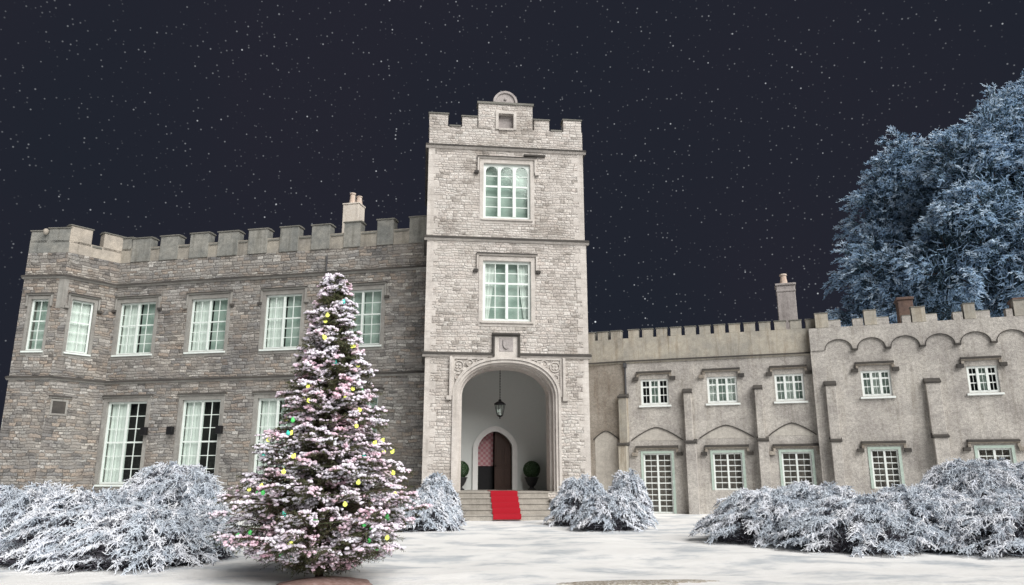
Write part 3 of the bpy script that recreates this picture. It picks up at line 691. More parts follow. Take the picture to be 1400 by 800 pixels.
# parapet
zk = F_T.z(622, 173); zk = (zk + F_T.z(760, 180)) / 2; zm_ = (F_T.z(600, 153) + F_T.z(781, 162)) / 2; zm2 = (F_T.z(643, 158) + F_T.z(740, 161)) / 2; zce = F_T.z(690, 140)
b = MB(F_T); b.box(t0, t1, -.45, 0, z1, zk); b.box(t0, t0 + .45, -TD, -.45, z1, zk); b.box(t1 - .45, t1, -TD, -.45, z1, zk); b.box(t0 + .45, t1 - .45, -TD, -TD + .45, z1, zk); b.box(t0 + .45, t1 - .45, -TD + .45, -.45, z1, z1 + .2)
tp = b.build('parapet', M['tower'], tw)
def U(x, y=165): return F_T.u(x, y)
for a, c, h in ((586, 614, zm_), (631, 654, zm2), (729, 752, zm2), (769, 795.5, zm_)):
    merlon(tp, F_T, U(a) + .03, U(c) - .04, zk, h, w0=-.45, m='tower', cop=.10, over=.04)
for a, c in ((614, 631), (752, 769)):
    cb = MB(F_T); cb.box(U(a) + .02, U(c) - .02, -.48, .035, zk, zk + .06); cb.build('crenel_coping', M['coping'], tp)
F_TS = [(Facade(xy(F_T, t0, -TD), p1=xy(F_T, t0, 0))), (Facade(xy(F_T, t1, 0), p1=xy(F_T, t1, -TD)))]
for FS in F_TS:
    for k in (1.5, 3.1, 4.7): merlon(tp, FS, k, k + .85, zk, zm_, w0=-.45, m='tower', cop=.10)
for k in range(4): merlon(tp, F_T, t0 + .05 + k * 1.7, t0 + .85 + k * 1.7, zk, zm_, w0=-TD, w1=-TD + .45, m='tower', cop=.10)
# raised centre with a square niche and a half-round crest
n0, n1 = U(681.5), U(702); nz0, nz1 = F_T.z(691, 176), F_T.z(691, 156); c0, c1 = U(654), U(728)
b = MB(F_T); b.box(c0, n0, -.45, .015, zk - .02, zce - .12); b.box(n1, c1, -.45, .015, zk - .02, zce - .12); b.box(n0, n1, -.45, .015, nz1, zce - .12); b.box(n0, n1, -.45, .015, zk - .02, nz0); b.box(n0, n1, -.45, -.22, nz0, nz1, 1)
for q in (0,): 
    b.box(n0 - .12, n0, .015, .05, nz0 - .05, nz1 + .1, 2); b.box(n1, n1 + .12, .015, .05, nz0 - .05, nz1 + .1, 2); b.box(n0, n1, .015, .05, nz1, nz1 + .1, 2); b.box(n0, n1, .015, .06, nz0 - .08, nz0, 2)
    b.ext_u([(-.5, zce - .12), (.07, zce - .12), (.07, zce - .04), (0, zce), (-.5, zce)], c0 - .05, c1 + .05, 3)
cen = b.build('raised_merlon', [M['tower'], M['chim_grey'], M['ashlar'], M['coping']], tp)
cu, rr = (U(674, 135) + U(708, 135)) / 2, (U(708, 135) - U(674, 135)) / 2
b = MB(F_T); n = 18; ap2 = [(cu + rr * math.cos(math.pi * i / n), zce + .001 + rr * 1.05 * math.sin(math.pi * i / n)) for i in range(n + 1)]
b.prism(ap2, -.3, -.06); b.arc_bar([(cu + (u - cu) * .78, zce + (z - zce) * .78) for u, z in ap2][::-1], .1, -.1, .0); b.lathe([(.0, 0), (.07, .02), (.05, .06), (0, .08)], (0, 0, 0), 10)
k0 = len(b.v) - 40; b.v = b.v[:k0] + [(cu + x, -.06 + z, zce + rr * .3 + y) for x, y, z in b.v[k0:]]
b.build('half_round_crest', M['chim_grey'], cen, bevel=.01)
# entrance steps
su0, su1 = F_T.u(628, 690, .7), F_T.u(750, 690, .7); NS, TR = 5, .27; RISE = FLOOR / NS
for k in range(NS):
    zt = FLOOR + .004 - k * RISE; wd = .02 + (k + 1) * TR
    if k == 0: wd = .30
    b = MB(F_T); wp = .0 if k == 0 else .02 + k * TR
    b.box(su0 - .05, su1 + .05, 0.003, wd, -.2, zt - .05); b.box(su0 - .07, su1 + .07, 0.003, wd + .03, zt - .05, zt, 0)
    if k == 0: st_root = b
    o = b.build('step', M['steps'], tw, bevel=.01)
for a, c in ((su0 - .45, su0 - .07 - .01), (su1 + .08, su1 + .5)):
    b = MB(F_T); b.box(a, c, .003, 1.0, -.2, .62); b.box(a - .03, c, .003, 1.04, .62, .70); b.build('step_cheek', M['ashlar'], tw, bevel=.015)
# red carpet laid over the steps (a thing of its own)
cp = thing('carpet', F_T.P(axis, .5, .0), 'bright red carpet runner laid down the entrance steps', 'carpet')
ca, cb_ = F_T.u(670, 671, 0.1), F_T.u(706.5, 671, 0.1); prof = [(-.9, FLOOR + .012), (-.02 + .35, FLOOR + .012)]
prof = [(-1.2, FLOOR + .012)]; 
for k in range(NS):
    zt = FLOOR + .012 - k * RISE; wd = (.30 if k == 0 else .02 + (k + 1) * TR) + .045
    prof += [(wd, zt), (wd, zt - RISE if k < NS - 1 else .03)]
prof += [(prof[-1][0] + .05, .033)]
b = MB(F_T)
for (wa, za), (wb_, zb) in zip(prof, prof[1:]):
    for lo, hi in ((0, 1),): 
        b.quad((ca, wa, za), (cb_, wa, za), (cb_, wb_, zb), (ca, wb_, zb)); 
o = b.build('runner', M['carpet'], cp); sm = o.modifiers.new('pile', 'SOLIDIFY'); sm.thickness = .012; sm.offset = -1

# =================================================================== RIGHT: rendered wing
wr = thing('castle_wing', F_R1.P(4, 0, 0), 'long low roughcast wing with buttresses and small mint windows, right of the tower', 'castle wing')
zp = F_R1.zm([(857, 493), (950, 488), (1112, 482)], .1); ztop = F_R1.zm([(866, 450), (947, 443), (1030, 439), (1097, 438)]); zcr1 = ztop - .42
W = []
ut, ub_ = F_R1.zm([(895, 520), (987, 513), (1080, 511)]), F_R1.zm([(895, 556), (987, 550), (1080, 546)])
for x0, x1 in ((876, 914), (967, 1008), (1060, 1100)): W.append(win_rect(F_R1, x0, x1, 515, 550, ut, ub_))
lt = F_R1.zm([(901, 622), (996, 619), (1090, 616)]); G1 = [win_rect(F_R1, 881, 920, 622, 702, lt, .02), win_rect(F_R1, 976, 1016, 619, 670, lt), win_rect(F_R1, 1070, 1111, 616, 667, lt)]
G1[2] = (*G1[2][:2], G1[1][2], G1[2][3])
uE = F_R1.u(1120, 560)
wall_sheet(MB(F_R1), 0, uE, -.3, zp, W + G1).build('wall', [M['render'], M['dark'], M['render']], wr)
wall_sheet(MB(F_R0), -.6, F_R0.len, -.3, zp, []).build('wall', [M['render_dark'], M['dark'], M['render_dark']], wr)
LE = 12.5
z2t = F_R2.zm([(1198, 507), (1344, 499)]); z2b = F_R2.zm([(1198, 542), (1345, 536)]); g2t = F_R2.zm([(1212, 618), (1362, 609)])
V2 = [win_rect(F_R2, 1178, 1219, 505, 543, z2t, z2b), win_rect(F_R2, 1323, 1366, 498, 538, z2t, z2b)]; G2 = [win_rect(F_R2, 1193, 1231, 618, 668, g2t), win_rect(F_R2, 1339, 1386, 609, 660, g2t)]
G2[1] = (*G2[1][:2], G2[0][2], g2t)
zar = F_R2.zm([(1127, 482), (1170, 477), (1216, 473), (1262, 470), (1311, 467)], .1)
wall_sheet(MB(F_R2), 0, LE, -.3, zar + .9, V2 + G2).build('wall', [M['render'], M['dark'], M['render']], wr)
poly_body('roof', [xy(F_R0, -.5, -.62), xy(F_R0, F_R0.len, -.62), xy(F_R1, uE, -.62), xy(F_R2, .3, -.62), xy(F_R2, LE, -.61), xy(F_R2, LE, -8), xy(F_R1, 0, -8), xy(F_R0, -.5, -8)], -.3, zp - .1, 'render', wr)
for r_ in W + V2:
    F = F_R1 if r_ in W else F_R2
    window(wr, F, r_, 3, 2, .27, (1, 2) if r_ in W else (1, 2), m='white', dress='-b-' if r_ in (W[0], V2[1]) else ('bcb' if r_ is not W[1] else 'cbc'), bars=.035, vb=.014, fr=.085, mull=.09, sill_m='white', w0=-.06)
    hood(wr, F, r_[0] - .16, r_[1] + .16, r_[3] + .33, .24, stop=.16, h=.10)
for r_ in G1 + G2:
    F = F_R1 if r_ in G1 else F_R2
    window(wr, F, r_, 2, 2, .5 if r_ is G1[0] else .0, (5, 5) if r_ is G1[0] else (0, 6), m='white', dress='bb', bars=.034, vb=.014, fr=.06, mull=.075, sill=False, w0=-.06, reflection_or_shutter='brown_blind')
    b = MB(F); e = .10
    b.box(r_[0] - e, r_[0], -.003, .025, r_[2], r_[3] + e); b.box(r_[1], r_[1] + e, -.003, .025, r_[2], r_[3] + e); b.box(r_[0], r_[1], -.003, .025, r_[3], r_[3] + e); b.build('window_surround', M['frame_green'], wr)
    hood(wr, F, r_[0] - .30, r_[1] + .30, r_[3] + .30, .26, stop=.16, h=.10)
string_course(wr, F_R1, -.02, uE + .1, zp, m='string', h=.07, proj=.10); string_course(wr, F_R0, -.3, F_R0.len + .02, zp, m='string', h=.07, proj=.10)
for F, a, c, m in ((F_R0, -.6, F_R0.len, 'smooth_render'), (F_R1, 0, uE, 'smooth_render')):
    b = MB(F); b.box(a, c, -.35, .03, zp, zcr1); pr = b.build('parapet', M[m], wr)
    if F is F_R1: par1 = pr
    else: par0 = pr
mu = [F_R1.u(x, 445) for x in (858.5, 879)]; pitch = (F_R1.u(1110, 445) - F_R1.u(866, 445)) / 12.0
uu = F_R1.u(866, 445) - pitch * .39
while uu < uE - .2:
    merlon(par1, F_R1, uu, uu + pitch * .74, zcr1, ztop, w0=-.33, w1=.03, m='smooth_render', cop=.06, over=.03); uu += pitch
for k in range(3):
    a = F_R0.len - .06 - (k + .83) * pitch; merlon(par0, F_R0, a, a + pitch * .74, zcr1, ztop, w0=-.33, w1=.03, m='smooth_render', cop=.06, over=.03)
# slender stepped buttresses
def buttress(F, x0, x1, ytop, ystep, w, name='buttress', m='render', x2=None, x3=None, batter=0.0):
    a, c = F.u(x0, ytop, w), F.u(x1, ytop, w); zt, zst_ = F.z((x0 + x1) / 2, ytop, w), F.z((x0 + x1) / 2, ystep, w)
    b = MB(F); b.ext_u([(0, zst_), (w + batter * .4, zst_), (w, zt - .09), (0, zt - .09)], a, c); b.ext_u([(0, zt - .09), (w + .05, zt - .09), (w + .05, zt - .03), (0, zt + .12)], a - .04, c + .04, 1)
    a2, c2 = (F.u(x2, ystep, w + .12), F.u(x3, ystep, w + .12)) if x2 else (a, c)
    b.ext_u([(0, -.2), (w + .14 + batter, -.2), (w + .13 + batter * .4, zst_ - .1), (0, zst_ - .1)], a2, c2); b.ext_u([(0, zst_ - .1), (w + .19 + batter * .4, zst_ - .1), (w + .19 + batter * .4, zst_ - .02), (0, zst_ + .1)], a2 - .04, c2 + .04, 1)
    return b.build(name, [M[m], M['string']], wr, bevel=.015)
buttress(F_R0, 845, 856, 541, 606, .3, m='smooth_render', x2=845, x3=856)
buttress(F_R1, 934, 944, 534, 603, .3, x2=937, x3=951); buttress(F_R1, 1031, 1041, 529, 600, .3, x2=1036, x3=1050)
buttress(F_R2, 1128, 1142, 524, 601, .22, x2=1136, x3=1150, batter=.1); buttress(F_R2, 1265, 1285, 520, 595, .22, x2=1276, x3=1296, batter=.15)
b = MB(F_R1); b.tube([(.04, .07, .0), (.04, .07, zp - .1)], .045, 8); b.box(-.03, .11, 0.01, .16, zp - .3, zp - .1); b.build('drainpipe', M['lead'], wr)
b = MB(F_R1); uu = F_R1.u(1117, 500); b.box(uu - .06, uu + .02, 0, .10, .2, zp - .1); b.build('drainpipe', M['lead'], wr)
# blind arches over the ground windows
def blind_arch(F, x0, x1, yend, yap, m='string'):
    a, c = F.u(x0, yend), F.u(x1, yend); ze, za = F.z(x0, yend), F.z((x0 + x1) / 2, yap); mid, h = (a + c) / 2, (c - a) / 2
    pts = [(mid + h * t_, ze + (za - ze) * (1 - abs(t_) ** 1.45)) for t_ in np.linspace(-1, 1, 21)]
    b = MB(F); b.arc_bar(pts, .04, 0, .05); b.build('blind_arch', M[m], wr)
    b = MB(F); b.band([(u, ze - (.0 if F is F_R1 else 2.9), max(z, ze - (.0 if F is F_R1 else 2.9) + .002)) for u, z in pts[(0 if F is F_R1 else 1):(None if F is F_R1 else -1)]], .001, .009); b.build('arch_infill', M['infill'], wr)
za_e = 603
blind_arch(F_R0, 812, 846, 602, 590); blind_arch(F_R1, 864, 933, 603, 585); blind_arch(F_R1, 957, 1031, 600, 582); blind_arch(F_R1, 1052, 1116, 596, 579)
b = MB(F_R1)
for a, c, z_ in ((863, 934, 604), (955, 1032, 601), (1051, 1112, 598)):
    pass
# scalloped corbel arches and stepped battlements of the end section
sc0 = F_R2.u(1127, 480, .1); pitchA = (F_R2.u(1362, 465, .1) - sc0) / 5.0; rows = []; rise = .42
uu = -.05; zhi = F_R2.zm([(1158, 446), (1224, 442), (1292, 438), (1364, 433)], .1)
edge_pts = []
while uu < LE:
    t_ = ((uu - sc0) / pitchA) % 1.0
    z = zar + (rise * math.sqrt(max(0, 1 - ((t_ - .45) / .43) ** 2)) if abs(t_ - .45) < .43 else 0) if uu > sc0 else zar
    rows.append((uu, z, zhi)); uu += pitchA / 40
b = MB(F_R2); b.band(rows, -.35, .05); par2 = b.build('parapet', M['render'], wr)
k = 0
while sc0 + k * pitchA < LE - pitchA:
    mid = sc0 + (k + .45) * pitchA; h = .43 * pitchA; pts = [(mid - h * math.cos(math.pi * i / 16), zar + rise * math.sin(math.pi * i / 16)) for i in range(17)]
    b = MB(F_R2); b.arc_bar(pts, -.026, .02, .072); e = sc0 + (k + .94) * pitchA; b.box(e - .11, e + .11, .0, .15, zar - .06, zar - .001)
    b.build('corbel_arch', M['string'], par2); k += 1
STEP = [(1113, 1131, 426), (1131, 1149, 436), (1165, 1180, 436), (1180, 1197, 422), (1197, 1215, 432), (1232, 1245, 428), (1245, 1264, 418), (1264, 1281, 427), (1302, 1316, 424), (1316, 1332, 413), (1332, 1353, 421), (1374, 1384, 417), (1384, 1404, 407), (1404, 1424, 416)]
hi, lo = F_R2.zm([(1122, 426), (1188, 422), (1254, 417.5), (1324, 413)], .1), F_R2.zm([(1206, 432), (1272, 427), (1345, 421), (1140, 436)], .1)
period = None
for x0, x1, y in STEP:
    tall = y in (426, 422, 418, 413, 407); a, c = F_R2.u(x0, y, .1), F_R2.u(x1, y, .1)
    merlon(par2, F_R2, a + (.005 if not tall else 0), c - (.005 if not tall else 0), zhi, hi if tall else lo, w0=-.30, w1=.065 if tall else .035, m='smooth_render' if tall else 'render', cop=.07, over=.0 if not tall else .02)
per = (F_R2.u(1392, 410, .1) - F_R2.u(1188, 420, .1)) / 3; base = F_R2.u(1392, 410, .1)
for k in (1, 2):
    c_ = base + per * k
    if c_ + .9 < LE:
        for a, d, h_ in ((-.75, -.26, lo), (-.25, .25, hi), (.26, .75, lo)): merlon(par2, F_R2, c_ + a, c_ + d, zhi, h_, w0=-.3, w1=.1, m='render', cop=.07, over=.01)
# side return of the projecting section
b = MB(F_R2); b.box(-.06, .0, -1.2, .03, -.3, zhi); b.build('wall', M['render'], wr)
# chimneys
w_ = -3.0; a, c = F_R1.u(1062, 420, w_), F_R1.u(1091, 420, w_); zt = F_R1.z(1076, 387, w_)
b = MB(F_R1); b.box(a + .05, c - .05, w_ - .8, w_, zp - .2, zt - .1); b.box(a, c, w_ - .85, w_ + .05, zt - .1, zt); b.box(a + .03, c - .03, w_ - .83, w_ + .03, zt - .4, zt - .3)
ch = b.build('chimney', M['chim_grey'], wr, bevel=.02)
b = MB(F_R1); b.lathe([(.2, 0), (.17, .1), (.14, .3), (.13, .42), (.17, .45), (.16, .52), (.1, .52)], (0, 0, 0), 12); u_ = (a + c) / 2 - .05; b.v = [(u_ + x, w_ - .4 + y, zt + z) for x, y, z in b.v]; b.build('chimney_pot', M['pot'], ch)
for x0, x1, yt in ((1228, 1249, 406), (1387, 1425, 406)):
    w_ = -3.5; a, c = F_R2.u(x0, 420, w_), F_R2.u(x1, 420, w_); zt = F_R2.z((x0 + x1) / 2, yt, w_); b = MB(F_R2); b.box(a, c, w_ - .8, w_, zp - .2, zt - .12); b.box(a - .05, c + .05, w_ - .85, w_ + .05, zt - .12, zt); b.build('chimney', M['brick_brown'], wr, bevel=.02)

# =================================================================== ground
def ssp(a, n, lo, hi):
    t_ = np.linspace(-1, 1, n); s_ = np.sinh(t_ * a) / math.sinh(a); return np.where(s_ < 0, -s_ * lo, s_ * hi)
xs = ssp(4.2, 260, -260, 260); ys = np.concatenate([np.linspace(-60, 2, 20), np.linspace(2.4, 34, 240), np.geomspace(35, 420, 30)])
V = []
for y in ys:
    for x in xs:
        near = max(0, 1 - max(abs(x) / 40, abs(y - 15) / 30)); h = .11 * mnoise.noise((x * .33, y * .42, 3.1)) + .035 * mnoise.noise((x * 1.3, y * 1.7, 7.7))
        V.append((x, y, h * near - .01))
nx = len(xs); Fc = [(j * nx + i, j * nx + i + 1, (j + 1) * nx + i + 1, (j + 1) * nx + i) for j in range(len(ys) - 1) for i in range(nx - 1)]
me = bpy.data.meshes.new('snow_ground'); me.from_pydata(V, [], Fc); me.polygons.foreach_set('use_smooth', [True] * len(Fc)); props(link_mesh('snow_ground', me, M['snow'], None), kind='structure')
def ground_h(x, y):
    near = max(0, 1 - max(abs(x) / 40, abs(y - 15) / 30)); return (.11 * mnoise.noise((x * .33, y * .42, 3.1)) + .035 * mnoise.noise((x * 1.3, y * 1.7, 7.7))) * near - .01
def patch(name, c, rx, ry, h, m, seed=0, n=48, rings=10, edge=.25):
    V = [(c[0], c[1], ground_h(c[0], c[1]) + h)]; Fc = []
    for k in range(1, rings + 1):
        for i in range(n):
            a = 2 * math.pi * i / n; rr = (k / rings) * (1 + edge * mnoise.noise((math.cos(a) * 2.3 + seed, math.sin(a) * 2.3, seed)) + edge * .5 * mnoise.noise((math.cos(a) * 7 + seed, math.sin(a) * 7, seed)))
            x, y = c[0] + rx * rr * math.cos(a), c[1] + ry * rr * math.sin(a); q = k / rings
            V.append((x, y, ground_h(x, y) + h * (1 - q ** 2) + .004 - (.03 if k == rings else 0) + .012 * mnoise.noise((x * 6, y * 6, seed)) * (1 - q)))
    for i in range(n): Fc.append((0, 1 + i, 1 + (i + 1) % n))
    for k in range(rings - 1):
        for i in range(n): a, b_ = 1 + k * n + i, 1 + k * n + (i + 1) % n; Fc.append((a, a + n, b_ + n, b_))
    me = bpy.data.meshes.new(name); me.from_pydata(V, [], Fc); me.polygons.foreach_set('use_smooth', [True] * len(Fc)); return props(link_mesh(name, me, m, None), kind='structure')
tb = at_z(436, 787, .06)
patch('earth_mound', (tb.x + .15, tb.y - .25), .66, .6, .08, M['earth'], 3)
gp = at_z(870, 797, 0); patch('gravel_patch', (gp.x, gp.y), 1.1, .30, .02, M['gravel'], 8, edge=.5)

# =================================================================== vegetation helpers (numpy)
def mesh_np(name, verts, faces, mats, parent=None, mi=None, loc=None):
    me = bpy.data.meshes.new(name); n, k = faces.shape
    me.vertices.add(len(verts)); me.vertices.foreach_set('co', verts.astype(np.float32).ravel())
    me.loops.add(n * k); me.loops.foreach_set('vertex_index', faces.astype(np.int32).ravel())
    me.polygons.add(n); me.polygons.foreach_set('loop_start', np.arange(0, n * k, k, dtype=np.int32)); me.polygons.foreach_set('loop_total', np.full(n, k, np.int32))
    if mi is not None: me.polygons.foreach_set('material_index', mi.astype(np.int32))
    me.update(calc_edges=True); me.validate()
    return link_mesh(name, me, mats, parent, loc)
def norm(a): return a / np.maximum(np.linalg.norm(a, axis=-1, keepdims=True), 1e-9)
def prisms(P0, P1, r0, r1):
    """three-sided tapered sticks"""
    d = norm(P1 - P0); ref = np.where(np.abs(d[:, 2:3]) < .9, np.array([[0, 0, 1.0]]), np.array([[1.0, 0, 0]])); x = norm(np.cross(d, ref)); y = np.cross(d, x)
    n = len(P0); V = np.empty((n, 6, 3)); r0 = np.broadcast_to(np.asarray(r0, float), (n,))[:, None]; r1 = np.broadcast_to(np.asarray(r1, float), (n,))[:, None]
    for k in range(3):
        a = 2 * math.pi * k / 3 + .5; o = x * math.cos(a) + y * math.sin(a); V[:, k] = P0 + o * r0; V[:, 3 + k] = P1 + o * r1
    b = (np.arange(n) * 6)[:, None]; Fs = np.concatenate([b + np.array([[k, (k + 1) % 3, 3 + (k + 1) % 3, 3 + k]]) for k in range(3)], 0)
    return V.reshape(-1, 3), Fs
class Bush:
    def __init__(s): s.V = []; s.F = []; s.M = []; s.n = 0
    def add(s, P0, P1, r0, r1, m):
        V, Fs = prisms(P0, P1, r0, r1); s.V.append(V); s.F.append(Fs + s.n); s.n += len(V)
        mm = np.broadcast_to(np.asarray(m), (len(P0),)); s.M.append(np.tile(mm, 3))
    def link(s, name, mats, parent=None, loc=None):
        V = np.concatenate(s.V)
        if loc is not None: V = V - np.array(loc)
        return mesh_np(name, V, np.concatenate(s.F), mats, parent, np.concatenate(s.M), loc if parent is None else None)

def sprays(B, Q, T, Nn, L, ntw, tw_len, r, sub=2, droop=.35, m_frost=0, m_dark=1, dark_frac=.12, K=7):
    """arching sprays: Q points on the mound, T tangents they flow along, Nn outward normals, L lengths"""
    n = len(Q); side = norm(np.cross(T, Nn)); ts = np.linspace(0, 1, K); L = L[:, None]
    def path(t_, idx=slice(None)):
        t_ = np.asarray(t_).reshape(-1, 1) if np.ndim(t_) else t_
        return Q[idx] + T[idx] * L[idx] * (t_ - .35) + Nn[idx] * L[idx] * (.16 - .75 * (t_ - .45) ** 2) - np.array([[0, 0, 1.0]]) * L[idx] * droop * np.maximum(t_ - .4, 0) ** 2
    pts = [path(t_) for t_ in ts]
    for i in range(K - 1):
        B.add(pts[i], pts[i + 1], r * (1.5 - i / K), r * (1.4 - (i + 1) / K), m_dark if i < 2 else m_frost)
    idx = np.repeat(np.arange(n), ntw); t_ = rng.uniform(.15, 1.0, len(idx)); sg = rng.choice([-1, 1], len(idx))[:, None]
    P = path(t_, idx); d = norm(T[idx] * rng.uniform(.5, 1.1, (len(idx), 1)) + side[idx] * sg * rng.uniform(.4, 1.0, (len(idx), 1)) + Nn[idx] * rng.uniform(-.15, .45, (len(idx), 1)) + rng.normal(0, .15, (len(idx), 3)))
    l = tw_len * rng.uniform(.5, 1.2, (len(idx), 1)) * (1.15 - .5 * t_[:, None]); P1 = P + d * l; P1[:, 2] -= (l[:, 0] * .15)
    m = np.where(rng.random(len(idx)) < dark_frac, m_dark, m_frost)
    B.add(P, P1, r * .9, r * .55, m)
    for _ in range(sub):
        f = rng.uniform(.25, .95, (len(idx), 1)); S = P + (P1 - P) * f; dd = norm(d + rng.normal(0, .65, d.shape)); S1 = S + dd * l * rng.uniform(.25, .5, (len(idx), 1))
        B.add(S, S1, r * .75, r * .5, m)

def mound_pts(n, x, y, rx, ry, h, rho=None):
    """points on a low mound that runs out gently to the ground"""
    q = np.sqrt(rng.uniform(0, 1, n)) if rho is None else rho; a = rng.uniform(0, 2 * math.pi, n); z = h * (1 - q ** 2) ** .75
    slope = h * 1.5 * q * np.maximum(1 - q ** 2, .12) ** -.25
    Nn = norm(np.stack([np.cos(a) * slope / rx, np.sin(a) * slope / ry, np.ones(n)], 1)); D = np.stack([np.cos(a), np.sin(a), np.zeros(n)], 1)
    return np.stack([x + rx * q * np.cos(a), y + ry * q * np.sin(a), z], 1), Nn, D

def frost_mat(name, a, b_, rough=.8):
    g = NT(name); oc = g.n('ShaderNodeTexCoord').outputs['Object']
    g.bump(g.noise(oc, 60, 3), .4, .01); return g.fin(g.mix(g.maprange(g.noise(oc, 3.2, 4, .7), .35, .65), a, b_), rough)
M['frost'] = frost_mat('hoar_frost', (.73, .79, .86), (.50, .56, .64)); M['twig'] = flat('frozen_twig', (.085, .08, .10), .9)
M['frost_b'] = frost_mat('thick_hoar_frost', (.90, .92, .96), (.78, .82, .90))

def shrub(name, lobes, label, group=None, dens=1.0, tw=.16, r=.0085, flow=(0, 0)):
    """lobes: (x, y, rx, ry, h); open arching boughs in loose tiers, each bough knobbly with frost"""
    x0, y0 = lobes[0][0], lobes[0][1]; root = thing(name, (x0, y0, 0), label, 'shrub', group); B = Bush(); C_ = Bush(); up = np.array([0, 0, 1.0])
    for (x, y, rx, ry, h) in lobes:
        area = rx * ry + h * (rx + ry) / 2; sc_ = min(1.0, .35 + .5 * (rx + ry) / 2.2); nf = int(62 * area ** .75 * dens) + 24
        rho = np.sqrt(rng.uniform(.02, 1, nf)); E, Nn, D = mound_pts(nf, x, y, rx, ry, h, rho)
        tier = rng.uniform(.55, 1.0, nf) ** .6; E[:, 2] = E[:, 2] * tier + .03
        S = np.array([x, y, 0]) + (E - np.array([x, y, 0])) * np.array([1, 1, 0]) * rng.uniform(.0, .35, (nf, 1)) - np.array([flow[0] * rx * .35, flow[1] * ry * .3, 0]) * rng.uniform(.3, 1, (nf, 1))
        Cc = (S + E) / 2; Cc[:, 2] = np.minimum(E[:, 2] * 1.25 + .25 * h * tier, h * 1.16)
        Cc += rng.normal(0, .06, Cc.shape) * sc_
        def bez(t_, i=slice(None)): return S[i] * (1 - t_) ** 2 + 2 * Cc[i] * t_ * (1 - t_) + E[i] * t_ ** 2
        def tan(t_, i=slice(None)): return norm(2 * (1 - t_) * (Cc[i] - S[i]) + 2 * t_ * (E[i] - Cc[i]))
        K = 12; ts = [np.full((nf, 1), k / K) for k in range(K + 1)]; flen = np.linalg.norm(E - S, axis=1) + .3
        mf = np.where(rng.random(nf) < .45, 2, 0)
        for k in range(K): B.add(bez(ts[k]), bez(ts[k + 1]), r * (2.6 - 1.5 * k / K), r * (2.6 - 1.5 * (k + 1) / K), np.where(np.full(nf, k) < 3, 1, mf))
        # side boughs, then knobs of frost on all of them
        ns = np.maximum(10, (flen * 20).astype(int)); i1 = np.repeat(np.arange(nf), ns); t1 = 1 - rng.uniform(0, .8, (len(i1), 1)) ** 1.15
        P = bez(t1, i1); T = tan(t1, i1); sd_ = norm(np.cross(T, up) + 1e-6); sg = rng.choice([-1, 1], (len(i1), 1))
        d1 = norm(T * rng.uniform(.7, 1.4, (len(i1), 1)) + sd_ * sg * rng.uniform(.4, 1.0, (len(i1), 1)) + up * rng.uniform(-.15, .35, (len(i1), 1)) + rng.normal(0, .12, P.shape))
        l1 = sc_ * rng.uniform(.10, .38, (len(i1), 1)) * (1.15 - .55 * t1)
        def sag(f, i=slice(None)): return P[i] + d1[i] * l1[i] * f - up * l1[i] * .35 * f ** 2
        m1 = mf[i1]; m1 = np.where(rng.random(len(i1)) < .10, 1, m1); f0 = np.zeros((len(i1), 1))
        for k in range(3): B.add(sag(f0 + k / 3), sag(f0 + (k + 1) / 3), r * (1.15 - .2 * k), r * (1.0 - .2 * k), m1)
        nk = 5; i2 = np.repeat(np.arange(len(i1)), nk); f = rng.uniform(.08, 1.05, (len(i2), 1)); Q = sag(f, i2)
        d2 = norm(d1[i2] * .45 + rng.normal(0, .75, Q.shape) + up * .25); l2 = rng.uniform(.016, .055, (len(i2), 1)) * (.6 + .6 * sc_)
        rr_ = r * rng.uniform(.7, 1.35, len(i2)); B.add(Q, Q + d2 * l2, rr_, rr_ * .6, np.where(rng.random(len(i2)) < .07, 1, mf[i1][i2]))
        i3 = np.repeat(np.arange(nf), (ns * 1.6).astype(int)); t3 = rng.uniform(.2, 1, (len(i3), 1)); Q = bez(t3, i3); d3 = norm(rng.normal(0, .7, Q.shape) + up * .35)
        B.add(Q, Q + d3 * rng.uniform(.02, .06, (len(i3), 1)), r * 1.3, r * .8, mf[i3])
        # dark wood inside
        m_ = int(900 * area * dens); q = rng.normal(0, 1, (m_, 3)); q = norm(q) * rng.uniform(.2, .84, (m_, 1)) ** .6; q[:, 2] = np.abs(q[:, 2]); q = np.array([x, y, 0]) + q * np.array([rx, ry, h]) * .78
        dd = norm(np.stack([q[:, 0] - x, q[:, 1] - y, np.full(m_, .25 * h)], 1) + rng.normal(0, .6, (m_, 3))); C_.add(q, q + dd * rng.uniform(.12, .4, (m_, 1)), .008, .004, np.where(rng.random(m_) < .12, 1, 0))
    for nm, b_, ms in (('frosted_boughs', B, [M['frost'], M['twig'], M['frost_b']]), ('branches', C_, [M['twig'], M['frost']])):
        b_.link(nm, ms, root, None).data.transform(__import__('mathutils').Matrix.Translation((-x0, -y0, 0)))
    return root
def gx(px, y): return (px - 700) / 1070.0 * y
GS = 'frost-covered shrubs in front of the castle'
def lob(px, y, rx_px, ry, ytop):
    """lobe from where it stands (pixel column, distance) with its top at pixel row ytop"""
    if rx_px > 50: ry *= 1.35; y += .25 * ry
    p = at_y(px, ytop, y); return (p.x, y, rx_px * 1.12 * y / 1070.0, ry, p.z)
shrub('frosted_shrub', [lob(25, 14.2, 130, 1.3, 664), lob(-70, 13.6, 120, 1.3, 660)], 'low spreading frosted shrub at the left edge, below the bay', GS, flow=(-.9, -.25))
shrub('frosted_shrub', [lob(190, 13.2, 115, 1.2, 690), lob(120, 13.5, 100, 1.1, 672), lob(265, 14.0, 60, .9, 695)], 'wide frosted shrub with drooping sprays directly left of the decorated tree', GS, flow=(-.9, -.25))
shrub('frosted_shrub', [lob(236, 17.5, 84, 1.3, 633)], 'rounded frosted shrub under the second ground floor window', GS, flow=(-.9, -.25))
